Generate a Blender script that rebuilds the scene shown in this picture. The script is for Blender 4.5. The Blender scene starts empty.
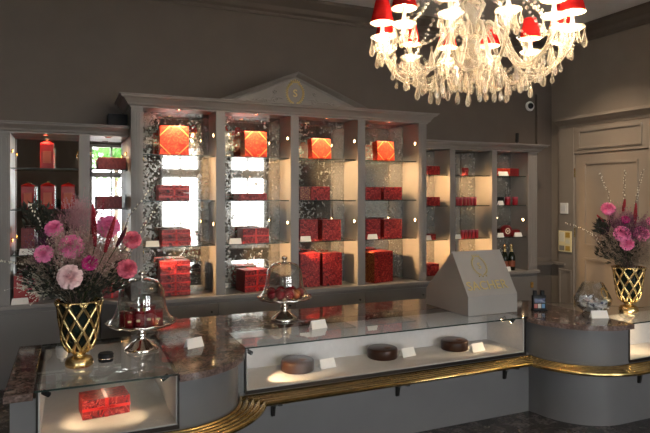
import bpy, bmesh, math, random
from mathutils import Vector, Matrix
R = random.Random(7)
PI = math.pi
COL = bpy.context.scene.collection
TH = math.radians(23.7); F = 581.0; EYE = 1.6
ST, CT = math.sin(TH), math.cos(TH)
def xat(u, Y):                       # x on the plane y = Y seen in direction u
    return Y*math.tan(TH + math.atan((u-325)/F))
def zat(u, v, Y):
    d = Y/(CT-(u-325)/F*ST)
    return EYE-(v-195)*d/F
def pt(u, v, d):
    xc = (u-325)/F
    return Vector((d*(ST+xc*CT), d*(CT-xc*ST), EYE-(v-195)*d/F))

# ------------------------------------------------------------------ mesh helpers
def BM(): return bmesh.new()
def face(bm, vs, mi=0):
    try:
        f = bm.faces.new(vs); f.material_index = mi; return f
    except ValueError: return None
def box(bm, x0, x1, y0, y1, z0, z1, mi=0, M=None):
    c = [(x0,y0,z0),(x1,y0,z0),(x1,y1,z0),(x0,y1,z0),(x0,y0,z1),(x1,y0,z1),(x1,y1,z1),(x0,y1,z1)]
    v = [bm.verts.new(M @ Vector(p) if M else p) for p in c]
    for q in ((3,2,1,0),(4,5,6,7),(0,1,5,4),(1,2,6,5),(2,3,7,6),(3,0,4,7)): face(bm, [v[i] for i in q], mi)
    return v
def prism(bm, poly, z0, z1, mi=0, mtop=None):
    a = sum(poly[i][0]*poly[(i+1)%len(poly)][1]-poly[(i+1)%len(poly)][0]*poly[i][1] for i in range(len(poly)))
    if a < 0: poly = poly[::-1]
    b = [bm.verts.new((x,y,z0)) for x,y in poly]; t = [bm.verts.new((x,y,z1)) for x,y in poly]
    face(bm, b[::-1], mi); face(bm, t, mi if mtop is None else mtop)
    n = len(poly)
    for i in range(n): face(bm, [b[i], b[(i+1)%n], t[(i+1)%n], t[i]], mi)
def lathe(bm, prof, n=24, c=(0,0,0), mi=0, M=None, closed=False):
    rings = []
    for r, z in prof:
        if r < 1e-5:
            p = Vector((c[0],c[1],c[2]+z)); rings.append([bm.verts.new(M @ p if M else p)])
        else:
            ring = []
            for i in range(n):
                a = 2*PI*i/n; p = Vector((c[0]+r*math.cos(a), c[1]+r*math.sin(a), c[2]+z))
                ring.append(bm.verts.new(M @ p if M else p))
            rings.append(ring)
    for a, b in zip(rings, rings[1:]):
        for i in range(n):
            j = (i+1)%n
            if len(a) == 1 and len(b) == 1: continue
            if len(a) == 1: face(bm, [a[0], b[j], b[i]], mi)
            elif len(b) == 1: face(bm, [a[i], a[j], b[0]], mi)
            else: face(bm, [a[i], a[j], b[j], b[i]], mi)
def tube(bm, pts, r, n=8, mi=0, r2=None, cap=True, flat=None):
    pts = [Vector(p) for p in pts]; N = len(pts); rings = []
    for k, p in enumerate(pts):
        t = (pts[min(k+1,N-1)]-pts[max(k-1,0)])
        if t.length < 1e-9: t = Vector((0,0,1))
        t.normalize()
        up = Vector((0,0,1)) if abs(t.z) < .9 else Vector((1,0,0))
        if k and abs(prev.dot(t)) < .98: up = prev
        a = t.cross(up).normalized(); b = a.cross(t).normalized(); prev = b
        rr = r if r2 is None else r+(r2-r)*k/max(N-1,1)
        rings.append([bm.verts.new(p+(a*math.cos(2*PI*i/n)+b*math.sin(2*PI*i/n)*(flat or 1))*rr) for i in range(n)])
    for x, y in zip(rings, rings[1:]):
        for i in range(n): face(bm, [x[i], y[i], y[(i+1)%n], x[(i+1)%n]], mi)
    if cap: face(bm, rings[0], mi); face(bm, rings[-1][::-1], mi)
def ball(bm, c, r, sub=1, s=(1,1,1), mi=0):
    M = Matrix.Translation(Vector(c)) @ Matrix.Diagonal((s[0],s[1],s[2],1))
    res = bmesh.ops.create_icosphere(bm, subdivisions=sub, radius=r, matrix=M)
    for v in res['verts']:
        for f in v.link_faces: f.material_index = mi
def arc(cx, cy, r, a0, a1, n=14):
    return [(cx+r*math.cos(math.radians(a0+(a1-a0)*i/n)), cy+r*math.sin(math.radians(a0+(a1-a0)*i/n))) for i in range(n+1)]
def sweep_x(bm, prof, x0, x1, mi=0, ends=True):  # profile in (y,z), straight along x
    a = [bm.verts.new((x0,y,z)) for y,z in prof]; b = [bm.verts.new((x1,y,z)) for y,z in prof]
    n = len(prof)
    for i in range(n): face(bm, [a[i], a[(i+1)%n], b[(i+1)%n], b[i]], mi)
    if ends: face(bm, a[::-1], mi); face(bm, b, mi)
def sweep_path(bm, path, prof, mi=0):            # path (x,y) open; prof (outward offset, z), outward = right of travel
    n = len(path); rows = []
    for i, p in enumerate(path):
        p = Vector(p)
        d0 = (p-Vector(path[i-1])).normalized() if i else None
        d1 = (Vector(path[i+1])-p).normalized() if i < n-1 else None
        d0 = d0 or d1; d1 = d1 or d0
        n0 = Vector((d0.y,-d0.x)); n1 = Vector((d1.y,-d1.x))
        m = (n0+n1); m = m/ max(m.length_squared/2, .2)
        rows.append([bm.verts.new((p.x+m.x*o, p.y+m.y*o, z)) for o, z in prof])
    k = len(prof)
    for a, b in zip(rows, rows[1:]):
        for i in range(k): face(bm, [a[i], a[(i+1)%k], b[(i+1)%k], b[i]], mi)
    face(bm, rows[0], mi); face(bm, rows[-1][::-1], mi)

WP = {}
def ob(name, bm, mats, parent=None, label=None, cat=None, group=None, kind=None, smooth=False, bevel=0, loc=None, norm=True):
    if norm: bmesh.ops.recalc_face_normals(bm, faces=bm.faces)
    if bevel:
        try: bmesh.ops.bevel(bm, geom=list(bm.edges), offset=bevel, segments=2, affect='EDGES', profile=.6)
        except Exception: pass
    me = bpy.data.meshes.new(name); bm.to_mesh(me); bm.free()
    if not isinstance(mats, (list, tuple)): mats = [mats]
    for m in mats: me.materials.append(m)
    if smooth:
        for p in me.polygons: p.use_smooth = True
        if smooth != 'all':
            me.set_sharp_from_angle(angle=math.radians(38))
    o = bpy.data.objects.new(name, me); COL.objects.link(o)
    off = Vector(loc) if loc else Vector((0,0,0))
    if parent:
        o.parent = parent; o.location = off-WP.get(parent.name, Vector((0,0,0)))
        WP[o.name] = off.copy()
    else:
        o.location = off; WP[o.name] = off.copy()
    if label: o['label'] = label
    if cat: o['category'] = cat
    if group: o['group'] = group
    if kind: o['kind'] = kind
    return o
def mt(name, loc, label, cat, group=None, rz=0):
    o = bpy.data.objects.new(name, None); COL.objects.link(o); o.empty_display_size = .05
    o.location = loc; o.rotation_euler.z = rz; WP[o.name] = Vector(loc)
    o['label'] = label; o['category'] = cat
    if group: o['group'] = group
    return o
def local(o): WP[o.name] = Vector((0,0,0)); return o   # children given in the thing's own frame
def dup(root, loc, rz=0, label=None, group=None, scale=None):
    r = root.copy(); COL.objects.link(r); r.location = loc; r.rotation_euler.z = rz
    if label: r['label'] = label
    if group: r['group'] = group
    if scale: r.scale = scale
    for ch in list(root.children):
        c = ch.copy(); COL.objects.link(c); c.parent = r
        for g in list(ch.children):
            d = g.copy(); COL.objects.link(d); d.parent = c
    return r
def struct(name, bm, m, **k): return ob(name, bm, m, kind='structure', **k)

# ------------------------------------------------------------------ materials
def mat(name, col=(.5,.5,.5), rough=.5, metal=0, spec=.4, emit=None, es=0, **k):
    m = bpy.data.materials.new(name); m.use_nodes = True
    b = m.node_tree.nodes['Principled BSDF']
    b.inputs['Base Color'].default_value = (*col,1); b.inputs['Roughness'].default_value = rough
    b.inputs['Metallic'].default_value = metal; b.inputs['Specular IOR Level'].default_value = spec
    if emit: b.inputs['Emission Color'].default_value = (*emit,1); b.inputs['Emission Strength'].default_value = es
    for kk, v in k.items(): b.inputs[kk.replace('_',' ')].default_value = v
    return m
def N(m, t, **k):
    n = m.node_tree.nodes.new(t)
    for a, v in k.items(): setattr(n, a, v)
    return n
def L(m, a, b): m.node_tree.links.new(a, b)
def noise(m, scale, detail=4, rough=.55, dist=0, coord='Object', sc=None):
    tc = N(m,'ShaderNodeTexCoord'); n = N(m,'ShaderNodeTexNoise')
    n.inputs['Scale'].default_value = scale; n.inputs['Detail'].default_value = detail
    n.inputs['Roughness'].default_value = rough; n.inputs['Distortion'].default_value = dist
    if sc:
        mp = N(m,'ShaderNodeMapping'); mp.inputs['Scale'].default_value = sc
        L(m, tc.outputs[coord], mp.inputs[0]); L(m, mp.outputs[0], n.inputs['Vector'])
    else: L(m, tc.outputs[coord], n.inputs['Vector'])
    return n
def ramp(m, src, stops, const=False):
    r = N(m,'ShaderNodeValToRGB')
    if const: r.color_ramp.interpolation = 'CONSTANT'
    els = r.color_ramp.elements
    while len(els) < len(stops): els.new(.5)
    for e, (p, c) in zip(els, stops): e.position = p; e.color = (*c,1) if len(c) == 3 else c
    L(m, src, r.inputs[0]); return r
def P(m): return m.node_tree.nodes['Principled BSDF']
def bump(m, src, s=.2, d=.002):
    b = N(m,'ShaderNodeBump'); b.inputs['Strength'].default_value = s; b.inputs['Distance'].default_value = d
    L(m, src, b.inputs['Height']); L(m, b.outputs[0], P(m).inputs['Normal'])
def painted(name, col, rough=.45, v=.06, sc=3):
    m = mat(name, col, rough)
    n = noise(m, sc, 5); a = tuple(c*(1-v) for c in col); b = tuple(min(1,c*(1+v)) for c in col)
    r = ramp(m, n.outputs[0], [(.3,a),(.7,b)]); L(m, r.outputs[0], P(m).inputs['Base Color'])
    n2 = noise(m, 180, 2); bump(m, n2.outputs[0], .06, .001)
    return m
M_WALL = painted('wall_paint', (.135,.108,.090), .6)
M_CAB = painted('cabinet_paint', (.235,.212,.198), .38)
M_CABDK = painted('cabinet_base_paint', (.17,.16,.155), .4)
M_COUNTER = painted('counter_paint', (.135,.130,.130), .38)
M_DOOR = painted('door_paint', (.28,.235,.195), .45)
M_CEIL = painted('ceiling_paint', (.82,.80,.78), .7)
M_WHITE = painted('white_paint', (.75,.74,.72), .4)
M_BLACK = mat('black_plastic', (.010,.010,.012), .5, 0, .2)
M_IRON = mat('dark_iron', (.03,.028,.026), .4, .6)
M_FRAME = mat('dark_frame', (.035,.03,.028), .35, .7)
M_GOLD = mat('gold_metal', (.78,.58,.28), .27, 1)
n = noise(M_GOLD, 60, 3); bump(M_GOLD, n.outputs[0], .15, .002)
M_BRASS = mat('brass_tube', (.62,.44,.17), .22, 1)
n = noise(M_BRASS, 9, 4, sc=(1,6,6)); r_ = ramp(M_BRASS, n.outputs[0], [(.3,(.50,.34,.12)),(.7,(.88,.66,.28))]); L(M_BRASS, r_.outputs[0], P(M_BRASS).inputs['Base Color'])
M_SILVER = mat('polished_silver', (.86,.82,.78), .09, 1)
M_GOLDPAINT = mat('gold_leaf', (.78,.60,.26), .4, .5)
M_GP2 = mat('muted_gold_print', (.46,.36,.15), .5, .3)
M_CARD = mat('white_card', (.82,.79,.74), .6)
M_LINING = painted('case_lining', (.56,.545,.54), .75, .04, 30)
M_CHOC = mat('chocolate_glaze', (.038,.014,.007), .3, 0, .3)
M_CHOC.node_tree.nodes['Principled BSDF'].inputs['Coat Weight'].default_value = .0
M_SEAL = mat('chocolate_seal', (.11,.045,.015), .4)
M_RIBBON = mat('red_satin_ribbon', (.60,.022,.018), .3)
M_GRIB = mat('gold_ribbon', (.75,.42,.12), .35, .5)
M_WIREBLK = mat('black_leather', (.015,.015,.017), .6, 0, .2)

def marble(name, base, lo, hi, rough, sc=14):
    m = mat(name, base, rough)
    n = noise(m, sc, 9, .68, .8); n2 = noise(m, sc*5, 5, .6)
    r1 = ramp(m, n.outputs[0], [(.32,lo),(.5,base),(.66,hi)])
    r2 = ramp(m, n2.outputs[0], [(.35,(.45,.45,.45)),(.62,(1.25,1.2,1.2))])
    mx = N(m,'ShaderNodeMix', data_type='RGBA', blend_type='MULTIPLY'); mx.inputs[0].default_value = .8
    L(m, r1.outputs[0], mx.inputs[6]); L(m, r2.outputs[0], mx.inputs[7]); L(m, mx.outputs[2], P(m).inputs['Base Color'])
    return m
M_GRANITE = marble('polished_granite', (.15,.105,.09), (.075,.05,.042), (.27,.21,.19), .07)
M_FLOOR = marble('dark_stone_floor', (.055,.05,.05), (.02,.018,.018), (.12,.11,.11), .25, 9)

def glass(name, tint=(.96,.98,.97), mul=1.0, rough=.0):
    m = bpy.data.materials.new(name); m.use_nodes = True; nt = m.node_tree; nt.nodes.remove(nt.nodes['Principled BSDF'])
    out = nt.nodes['Material Output']; lw = N(m,'ShaderNodeLayerWeight'); lw.inputs[0].default_value = .5
    pw = N(m,'ShaderNodeMath', operation='POWER'); pw.inputs[1].default_value = 5*1.0
    L(m, lw.outputs['Facing'], pw.inputs[0])
    ma = N(m,'ShaderNodeMath', operation='MULTIPLY_ADD'); ma.inputs[1].default_value = .92*mul; ma.inputs[2].default_value = .045*mul; ma.use_clamp = True
    L(m, pw.outputs[0], ma.inputs[0])
    t = N(m,'ShaderNodeBsdfTransparent'); t.inputs[0].default_value = (*tint,1)
    g = N(m,'ShaderNodeBsdfGlossy'); g.inputs['Roughness'].default_value = rough
    mx = N(m,'ShaderNodeMixShader'); L(m, ma.outputs[0], mx.inputs[0]); L(m, t.outputs[0], mx.inputs[1]); L(m, g.outputs[0], mx.inputs[2])
    L(m, mx.outputs[0], out.inputs[0]); return m
M_GLASS = glass('clear_glass', (.97,.98,.97))
M_FGLASS = glass('case_front_glass', (.99,.99,.99), .45)
M_TOPGLASS = glass('counter_glass', (.87,.87,.865), 1.8)
M_BOWL = glass('bowl_glass', (.97,.98,.98), 2.2)
M_DOME = glass('dome_glass', (.95,.96,.96), 2.4)
M_EDGE = mat('glass_edge', (.022,.035,.03), .2)
def crystal():
    m = bpy.data.materials.new('crystal'); m.use_nodes = True; nt = m.node_tree; nt.nodes.remove(nt.nodes['Principled BSDF'])
    out = nt.nodes['Material Output']
    t = N(m,'ShaderNodeBsdfTransparent'); t.inputs[0].default_value = (.95,.92,.86,1)
    d = N(m,'ShaderNodeBsdfTranslucent'); d.inputs[0].default_value = (.95,.86,.72,1)
    df = N(m,'ShaderNodeBsdfDiffuse'); df.inputs[0].default_value = (.9,.84,.74,1)
    g = N(m,'ShaderNodeBsdfGlossy'); g.inputs['Roughness'].default_value = .08
    a = N(m,'ShaderNodeMixShader'); a.inputs[0].default_value = .5; L(m, d.outputs[0], a.inputs[1]); L(m, df.outputs[0], a.inputs[2])
    b = N(m,'ShaderNodeMixShader'); b.inputs[0].default_value = .3; L(m, a.outputs[0], b.inputs[1]); L(m, g.outputs[0], b.inputs[2])
    lw = N(m,'ShaderNodeLayerWeight'); lw.inputs[0].default_value = .35
    mp = N(m,'ShaderNodeMapRange'); mp.inputs[3].default_value = .18; mp.inputs[4].default_value = .95
    L(m, lw.outputs['Facing'], mp.inputs[0])
    c = N(m,'ShaderNodeMixShader'); L(m, mp.outputs[0], c.inputs[0]); L(m, t.outputs[0], c.inputs[1]); L(m, b.outputs[0], c.inputs[2])
    L(m, c.outputs[0], out.inputs[0]); return m
M_CRYSTAL = crystal()
M_MIRROR = mat('clear_mirror', (.84,.85,.84), .015, 1)
def antique():
    m = mat('antique_mirror', (.6,.58,.54), .03, 1)
    n = noise(m, 34, 6, .7, .25); big = noise(m, 5, 3)
    tc = N(m,'ShaderNodeTexCoord'); sp = N(m,'ShaderNodeSeparateXYZ'); L(m, tc.outputs['Generated'], sp.inputs[0])
    ed = N(m,'ShaderNodeMapRange'); ed.inputs[1].default_value = .12; ed.inputs[2].default_value = .3; ed.inputs[3].default_value = -.13; ed.inputs[4].default_value = 0; L(m, sp.outputs[0], ed.inputs[0])
    ad = N(m,'ShaderNodeMath', operation='MULTIPLY_ADD'); ad.inputs[1].default_value = .35; L(m, big.outputs[0], ad.inputs[0]); L(m, n.outputs[0], ad.inputs[2])
    a2 = N(m,'ShaderNodeMath', operation='ADD'); L(m, ad.outputs[0], a2.inputs[0]); L(m, ed.outputs[0], a2.inputs[1])
    r1 = ramp(m, a2.outputs[0], [(.49,(.17,.155,.125)),(.56,(.36,.345,.31)),(.66,(.46,.45,.41)),(.8,(.56,.55,.51))])
    L(m, r1.outputs[0], P(m).inputs['Base Color'])
    r2 = ramp(m, a2.outputs[0], [(.50,(.6,.6,.6)),(.56,(.2,.2,.2)),(.60,(.03,.03,.03))]); L(m, r2.outputs[0], P(m).inputs['Roughness'])
    r3 = ramp(m, a2.outputs[0], [(.50,(0,0,0)),(.57,(.5,.5,.5)),(.62,(.9,.9,.9))]); L(m, r3.outputs[0], P(m).inputs['Metallic'])
    return m
M_ANT = antique()
def redpaper(name, dark, mid, light, sc=26, rough=.3):
    m = mat(name, mid, rough)
    n = noise(m, sc, 3, .5, 3.0)
    r = ramp(m, n.outputs[0], [(.36,dark),(.45,mid),(.55,mid),(.60,light),(.65,mid)])
    L(m, r.outputs[0], P(m).inputs['Base Color']); return m
M_RED = redpaper('red_brocade_paper', (.05,.001,.002), (.25,.005,.006), (.60,.10,.07), 20, .42)
M_RED2 = redpaper('crimson_brocade_paper', (.035,.001,.002), (.22,.003,.005), (.58,.08,.06), 22, .45)
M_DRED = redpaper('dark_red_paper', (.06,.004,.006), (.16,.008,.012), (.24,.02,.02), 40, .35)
M_LITRED = redpaper('downlit_red_paper', (.36,.014,.006), (.60,.038,.014), (.74,.12,.04), 16, .45)  # red paper; the downlight's hot orange is put into its colour
M_GPAT = redpaper('gold_pattern_paper', (.04,.012,.006), (.16,.02,.012), (.6,.36,.1), 40)
M_MAUVE = redpaper('muted_red_paper', (.09,.008,.01), (.20,.015,.018), (.36,.07,.07), 40, .5)
M_WARM = mat('lamp_glow', (1,.9,.7), .5, emit=(1,.72,.38), es=18)
M_BULB = mat('bulb_glow', (1,.9,.7), .5, emit=(1,.80,.52), es=30)
M_SHADE = mat('red_lamp_shade', (.62,.03,.025), .6)
P(M_SHADE).inputs['Transmission Weight'].default_value = 0
def shade_mat():
    m = bpy.data.materials.new('red_shade_silk'); m.use_nodes = True; nt = m.node_tree; nt.nodes.remove(nt.nodes['Principled BSDF'])
    d = N(m,'ShaderNodeBsdfDiffuse'); d.inputs[0].default_value = (.55,.02,.02,1)
    t = N(m,'ShaderNodeBsdfTranslucent'); t.inputs[0].default_value = (.55,.03,.015,1)
    mx = N(m,'ShaderNodeMixShader'); mx.inputs[0].default_value = .35
    L(m,d.outputs[0],mx.inputs[1]); L(m,t.outputs[0],mx.inputs[2]); L(m,mx.outputs[0],nt.nodes['Material Output'].inputs[0]); return m
M_SHADE = shade_mat()
M_SHADEIN = mat('shade_lining', (.85,.55,.25), .6)

# ------------------------------------------------------------------ lights
def spot(loc, to, w, size=60, blend=.6, col=(1,.72,.42), r=.015):
    l = bpy.data.lights.new('spot','SPOT'); l.energy = w; l.spot_size = math.radians(size); l.spot_blend = blend; l.color = col; l.shadow_soft_size = r
    o = bpy.data.objects.new('spot_light', l); COL.objects.link(o); o.location = loc
    o.rotation_euler = (Vector(to)-Vector(loc)).to_track_quat('-Z','Y').to_euler(); return o
def point(loc, w, col=(1,.72,.42), r=.02):
    l = bpy.data.lights.new('point','POINT'); l.energy = w; l.color = col; l.shadow_soft_size = r
    o = bpy.data.objects.new('point_light', l); COL.objects.link(o); o.location = loc; return o

# ================================================================== ROOM
XL, XR, YF, YB, ZC = -3.2, 5.78, -2.6, 5.78, 3.66
bm = BM(); box(bm, XL, XR, YF, YB, -.1, 0); struct('floor', bm, M_FLOOR)
bm = BM(); box(bm, XL, XR, YF, YB, ZC, ZC+.1); struct('ceiling', bm, M_CEIL)
bm = BM(); box(bm, XL-.1, XR+.1, YB, YB+.15, -.1, ZC+.1); struct('wall_back', bm, M_WALL)
bm = BM(); box(bm, XL-.15, XL, YF, YB, -.1, ZC+.1); struct('wall_left', bm, M_WALL)
WINS = [(-2.7,-1.7),(.42,1.32),(1.92,2.82),(3.55,4.45)]
WZ0, WZ1 = .35, 2.75
bm = BM(); xs = [XL-.1]
for a, b in WINS: xs += [a, b]
xs.append(XR+.1)
for i in range(0, len(xs), 2): box(bm, xs[i], xs[i+1], YF-.3, YF, -.1, ZC+.1)
for a, b in WINS: box(bm, a, b, YF-.3, YF, -.1, WZ0); box(bm, a, b, YF-.3, YF, WZ1, ZC+.1)
struct('wall_front', bm, M_WALL)
for i, (a, b) in enumerate(WINS):
    bm = BM()
    for q in ((a,a+.05,WZ0,WZ1),(b-.05,b,WZ0,WZ1),(a,b,WZ0,WZ0+.06),(a,b,WZ1-.06,WZ1),(a,b,2.0,2.22),((a+b)/2-.022,(a+b)/2+.022,WZ0,WZ1)):
        box(bm, q[0], q[1], YF-.18, YF-.10, q[2], q[3])
    w = struct('window_%d'%(i+1), bm, M_WHITE)
    bm = BM(); box(bm, a+.01, b-.01, YF-.145, YF-.139, WZ0+.01, WZ1-.01); ob('pane', bm, M_GLASS, w)
    bm = BM(); box(bm, a-.05, b+.05, YF-.12, YF+.10, WZ0-.04, WZ0); ob('window_sill', bm, M_WHITE, w)
    l = bpy.data.lights.new('portal','AREA'); l.shape = 'RECTANGLE'; l.size = b-a; l.size_y = WZ1-WZ0; l.cycles.is_portal = True
    o = bpy.data.objects.new('window_portal', l); COL.objects.link(o); o.location = ((a+b)/2, YF-.31, (WZ0+WZ1)/2); o.rotation_euler = (PI/2,0,PI)
    o.rotation_euler = (-PI/2, 0, 0) if False else (Vector((0,1,0))).to_track_quat('-Z','Z').to_euler()
# crown moulding
crown = [(0,3.47),(.02,3.47),(.02,3.50),(.05,3.52),(.07,3.56),(.12,3.60),(.15,3.62),(.15,3.655),(0,3.655)]
bm = BM(); sweep_path(bm, [(XL,YB-.001),(XR-.001,YB-.001),(XR-.001,YF)], crown); struct('trim_1', bm, M_WALL)
# right wall with the door
DY0, DY1, DZ = 4.36, 5.36, 2.10            # leaf
bm = BM(); box(bm, XR, XR+.15, YF, YB, -.1, ZC+.1); struct('wall_right', bm, M_DOOR)
def panel_moulding(bm, y0, y1, z0, z1, x, w=.03, t=.018):
    for q in ((y0,y1,z0,z0+w),(y0,y1,z1-w,z1),(y0,y0+w,z0+w,z1-w),(y1-w,y1,z0+w,z1-w)):
        box(bm, x-t, x, *q[:2], *q[2:])
bm = BM()
fr = [(0,2.5),(0,0)]
box(bm, XR-.05, XR, 5.365, 5.61, 0, 2.44); box(bm, XR-.05, XR, 4.2, 4.355, 0, 2.44)       # casings
box(bm, XR-.058, XR-.05, 5.367, 5.385, 0, 2.44)
box(bm, XR-.05, XR, 4.355, 5.365, DZ+.01, 2.44)
prof = [(XR,2.44),(XR-.06,2.44),(XR-.07,2.47),(XR-.10,2.50),(XR-.14,2.53),(XR-.14,2.56),(XR,2.57)]
a = [bm.verts.new((x,5.60,z)) for x,z in prof]; b = [bm.verts.new((x,4.1,z)) for x,z in prof]
for i in range(len(prof)): face(bm, [a[i], a[(i+1)%7], b[(i+1)%7], b[i]])
face(bm, a); face(bm, b[::-1])
panel_moulding(bm, 4.42, 5.30, 2.16, 2.40, XR-.05)
struct('trim_2', bm, M_DOOR, bevel=.003)
bm = BM(); box(bm, XR-.035, XR-.002, DY0, DY1, .01, DZ)
panel_moulding(bm, DY0+.12, DY1-.14, .98, DZ-.10, XR-.035, .028, .016); panel_moulding(bm, DY0+.12, DY1-.14, .14, .84, XR-.035, .028, .016)
door = struct('door_1', bm, M_DOOR, bevel=.002)
for z in (1.87, 1.13, .3):
    bm = BM(); tube(bm, [(XR-.045,DY1-.005,z-.05),(XR-.045,DY1-.005,z+.05)], .008, 8); ball(bm,(XR-.045,DY1-.005,z+.055),.009); ob('hinge', bm, M_BRASS, door, label='dark brass hinge')
bm = BM(); tube(bm, [(XR-.035,DY0+.06,1.02),(XR-.085,DY0+.06,1.02),(XR-.09,DY0+.17,1.02)], .01, 8); ob('door_handle', bm, M_BRASS, door)
# wainscot + pilaster left of the door
bm = BM()
box(bm, XR-.065, XR, 5.50, 5.76, .71, .74)
panel_moulding(bm, 5.40, 5.60, .16, .66, XR-.05, .02, .012)
struct('trim_3', bm, M_DOOR, bevel=.002)
bm = BM(); box(bm, 5.42, XR-.001, 5.70, YB-.001, .70, .74); box(bm, 5.50,5.62,5.74,YB-.001,.78,2.9)
box(bm, 5.47,5.65,5.72,YB-.001,.74,.80); struct('trim_4', bm, M_WALL, bevel=.004)
bm = BM(); box(bm, XR-.02, XR, 5.5, 5.77, 0, .14); box(bm, XR-.02,XR,YF,4.2,0,.14); struct('baseboard_right', bm, M_DOOR)

# switch, notice
bm = BM(); box(bm, XR-.064,XR-.0505, 5.452, 5.572, 1.365, 1.50)
sw = ob('light_switch', bm, M_CARD, None, 'small white square light switch on the panelling left of the door', 'switch', bevel=.003)
bm = BM(); box(bm, XR-.071,XR-.0645, 5.475,5.55,1.395,1.47); ob('rocker', bm, M_WHITE, sw)
X_ = XR-.0505
bm = BM(); box(bm, X_-.012,X_, 5.395,5.60,.885,1.148, 0)
for (y0,y1,z0,z1,mi) in ((5.415,5.485,1.065,1.13,1),(5.505,5.585,1.01,1.13,2),(5.505,5.585,.90,.96,3),(5.415,5.485,.90,.96,1),(5.415,5.485,.99,1.04,2)):
    box(bm, X_-.015,X_-.012,y0,y1,z0,z1,mi)
M_N0 = mat('notice_yellow', (.92,.78,.44), .5); M_N1 = mat('notice_gold', (.62,.38,.07), .4); M_N2 = mat('notice_cream', (.85,.78,.6), .5); M_N3 = mat('notice_grey', (.3,.27,.22), .5)
nt_ = ob('notice_board', bm, [M_N0,M_N1,M_N2,M_N3], None, 'small yellow framed notice with coloured fields on the panelling left of the door', 'notice')
# security camera on back wall
c = Vector((xat(531,5.74), 5.74, zat(531,106,5.74)))
e = mt('security_camera', (c.x, 5.775, c.z), 'small white dome camera high on the back wall above the right cabinet', 'camera')
bm = BM(); M_ = Matrix.Translation((c.x,5.775,c.z)) @ Matrix.Rotation(PI/2,4,'X')
lathe(bm, [(0,0),(.06,0),(.065,.02),(.055,.035),(0,.035)], 20, M=M_); ob('base', bm, M_WHITE, e, smooth=True)
bm = BM(); ball(bm, (c.x-.012, 5.735, c.z), .038, 3); ob('lens_dome', bm, M_BLACK, e, smooth='all')

# ================================================================== WALL CABINETS
ZL = .69
SH_C = [1.958, 1.549, 1.144]; SH_W = [1.828, 1.478, 1.096]
YC, YCB = 5.22, 5.556; YW, YWB = 5.43, 5.76
def shelf_glass(x0, x1, y0, y1, z, parent):
    bm = BM(); box(bm, x0, x1, y0, y1, z-.008, z, 0)
    bm.normal_update()
    for f in bm.faces:
        if abs(f.normal.z) < .5: f.material_index = 1
    ob('glass_shelf', bm, [M_GLASS, M_EDGE], parent, norm=False)
def downlight(x, y, z, parent, w, to=None):
    bm = BM(); lathe(bm, [(.02,0),(.032,0),(.034,-.006),(.026,-.008),(.02,-.003)], 20, (x,y,z))
    s = ob('downlight', bm, M_SILVER, parent, smooth=True)
    bm = BM(); lathe(bm, [(0,-.002),(.021,-.002)], 16, (x,y,z)); ob('lens', bm, M_WARM, s)
    spot((x,y,z-.012), to or (x,y,z-1), w, 95, .8)
def puck(x, y, z, side, parent, w, tz=-.30, reach=.6):
    # side = -1: lamp on a face looking to -x
    bm = BM(); M_ = Matrix.Translation((x,y,z)) @ Matrix.Rotation(side*PI/2,4,'Y')
    lathe(bm, [(0,0),(.020,0),(.020,.010),(.014,.012),(.014,.008)], 16, M=M_); s = ob('puck_light', bm, M_BRASS, parent, smooth=True)
    bm = BM(); lathe(bm, [(0,.0095),(.0138,.0095)], 14, M=M_); ob('lens', bm, M_WARM, s)
    if w: spot((x+side*.014,y,z), (x+side*reach, y+.17, z+(-.13 if side > 0 else tz)), w, 70, .8, (1,.60,.26))
def flutes(bm, x0, x1, y, z0, z1, n=4):
    box(bm, x0, x1, y, y+.03, z0, z1)
    w = (x1-x0)/(2*n+1)
    for i in range(n):
        xx = x0+w*(2*i+1); box(bm, xx, xx+w, y-.007, y, z0+.05, z1-.02)
corn = lambda zb, zt: [(0,zb),(.012,zb),(.012,zb+.012),(.03,zb+.02),(.035,zb+.035),(.06,zt-.035),(.085,zt-.025),(.085,zt-.012),(.10,zt-.008),(.10,zt),(0,zt)]
# ---- central cabinet
cab = mt('display_cabinet', (1.975,5.5,0), 'tall grey central wall cabinet with four mirrored bays under a triangular pediment', 'cabinet', 'grey wall display cabinets')
ST_ = [(.479,.577),(1.213,1.297),(1.933,2.017),(2.653,2.737),(3.373,3.470)]
BAY = [(ST_[i][1], ST_[i+1][0]) for i in range(4)]
for k, (a, b) in enumerate(ST_):
    bm = BM(); box(bm, a, b, YC, YC+.03, ZL, 2.37)
    if k in (0,4): flutes(bm, a+.01, b-.01, YC-.008, ZL+.04, 2.33, 3)
    ob('stile', bm, M_CAB, cab, bevel=.002)
    bm = BM(); box(bm, a+.008 if k else a, b-.008 if k < 4 else b, YC+.031, YWB+.005, ZL, 2.37); ob('divider', bm, M_CAB, cab)
bm = BM(); box(bm, .479, 3.47, YC+.001, YWB, 2.371, 2.40); ob('cabinet_top', bm, M_CAB, cab)
for a, b in BAY:
    bm = BM(); box(bm, a-.006, b+.006, YCB, YCB+.012, ZL, 2.37); ob('mirror_panel', bm, M_ANT, cab)
    m = (a+b)/2
    # a clear mirror strip in the middle of the two left bays' backs
    for z in SH_C: shelf_glass(a-.002, b+.002, YC+.05, YCB-.002, z, cab)
bm = BM(); sweep_path(bm, [(.479,YWB),(.479,YC),(3.47,YC),(3.47,YWB)], corn(2.355,2.46)); box(bm,.479,3.47,YC,YWB,2.401,2.455); ob('cornice', bm, M_CAB, cab)
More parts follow.
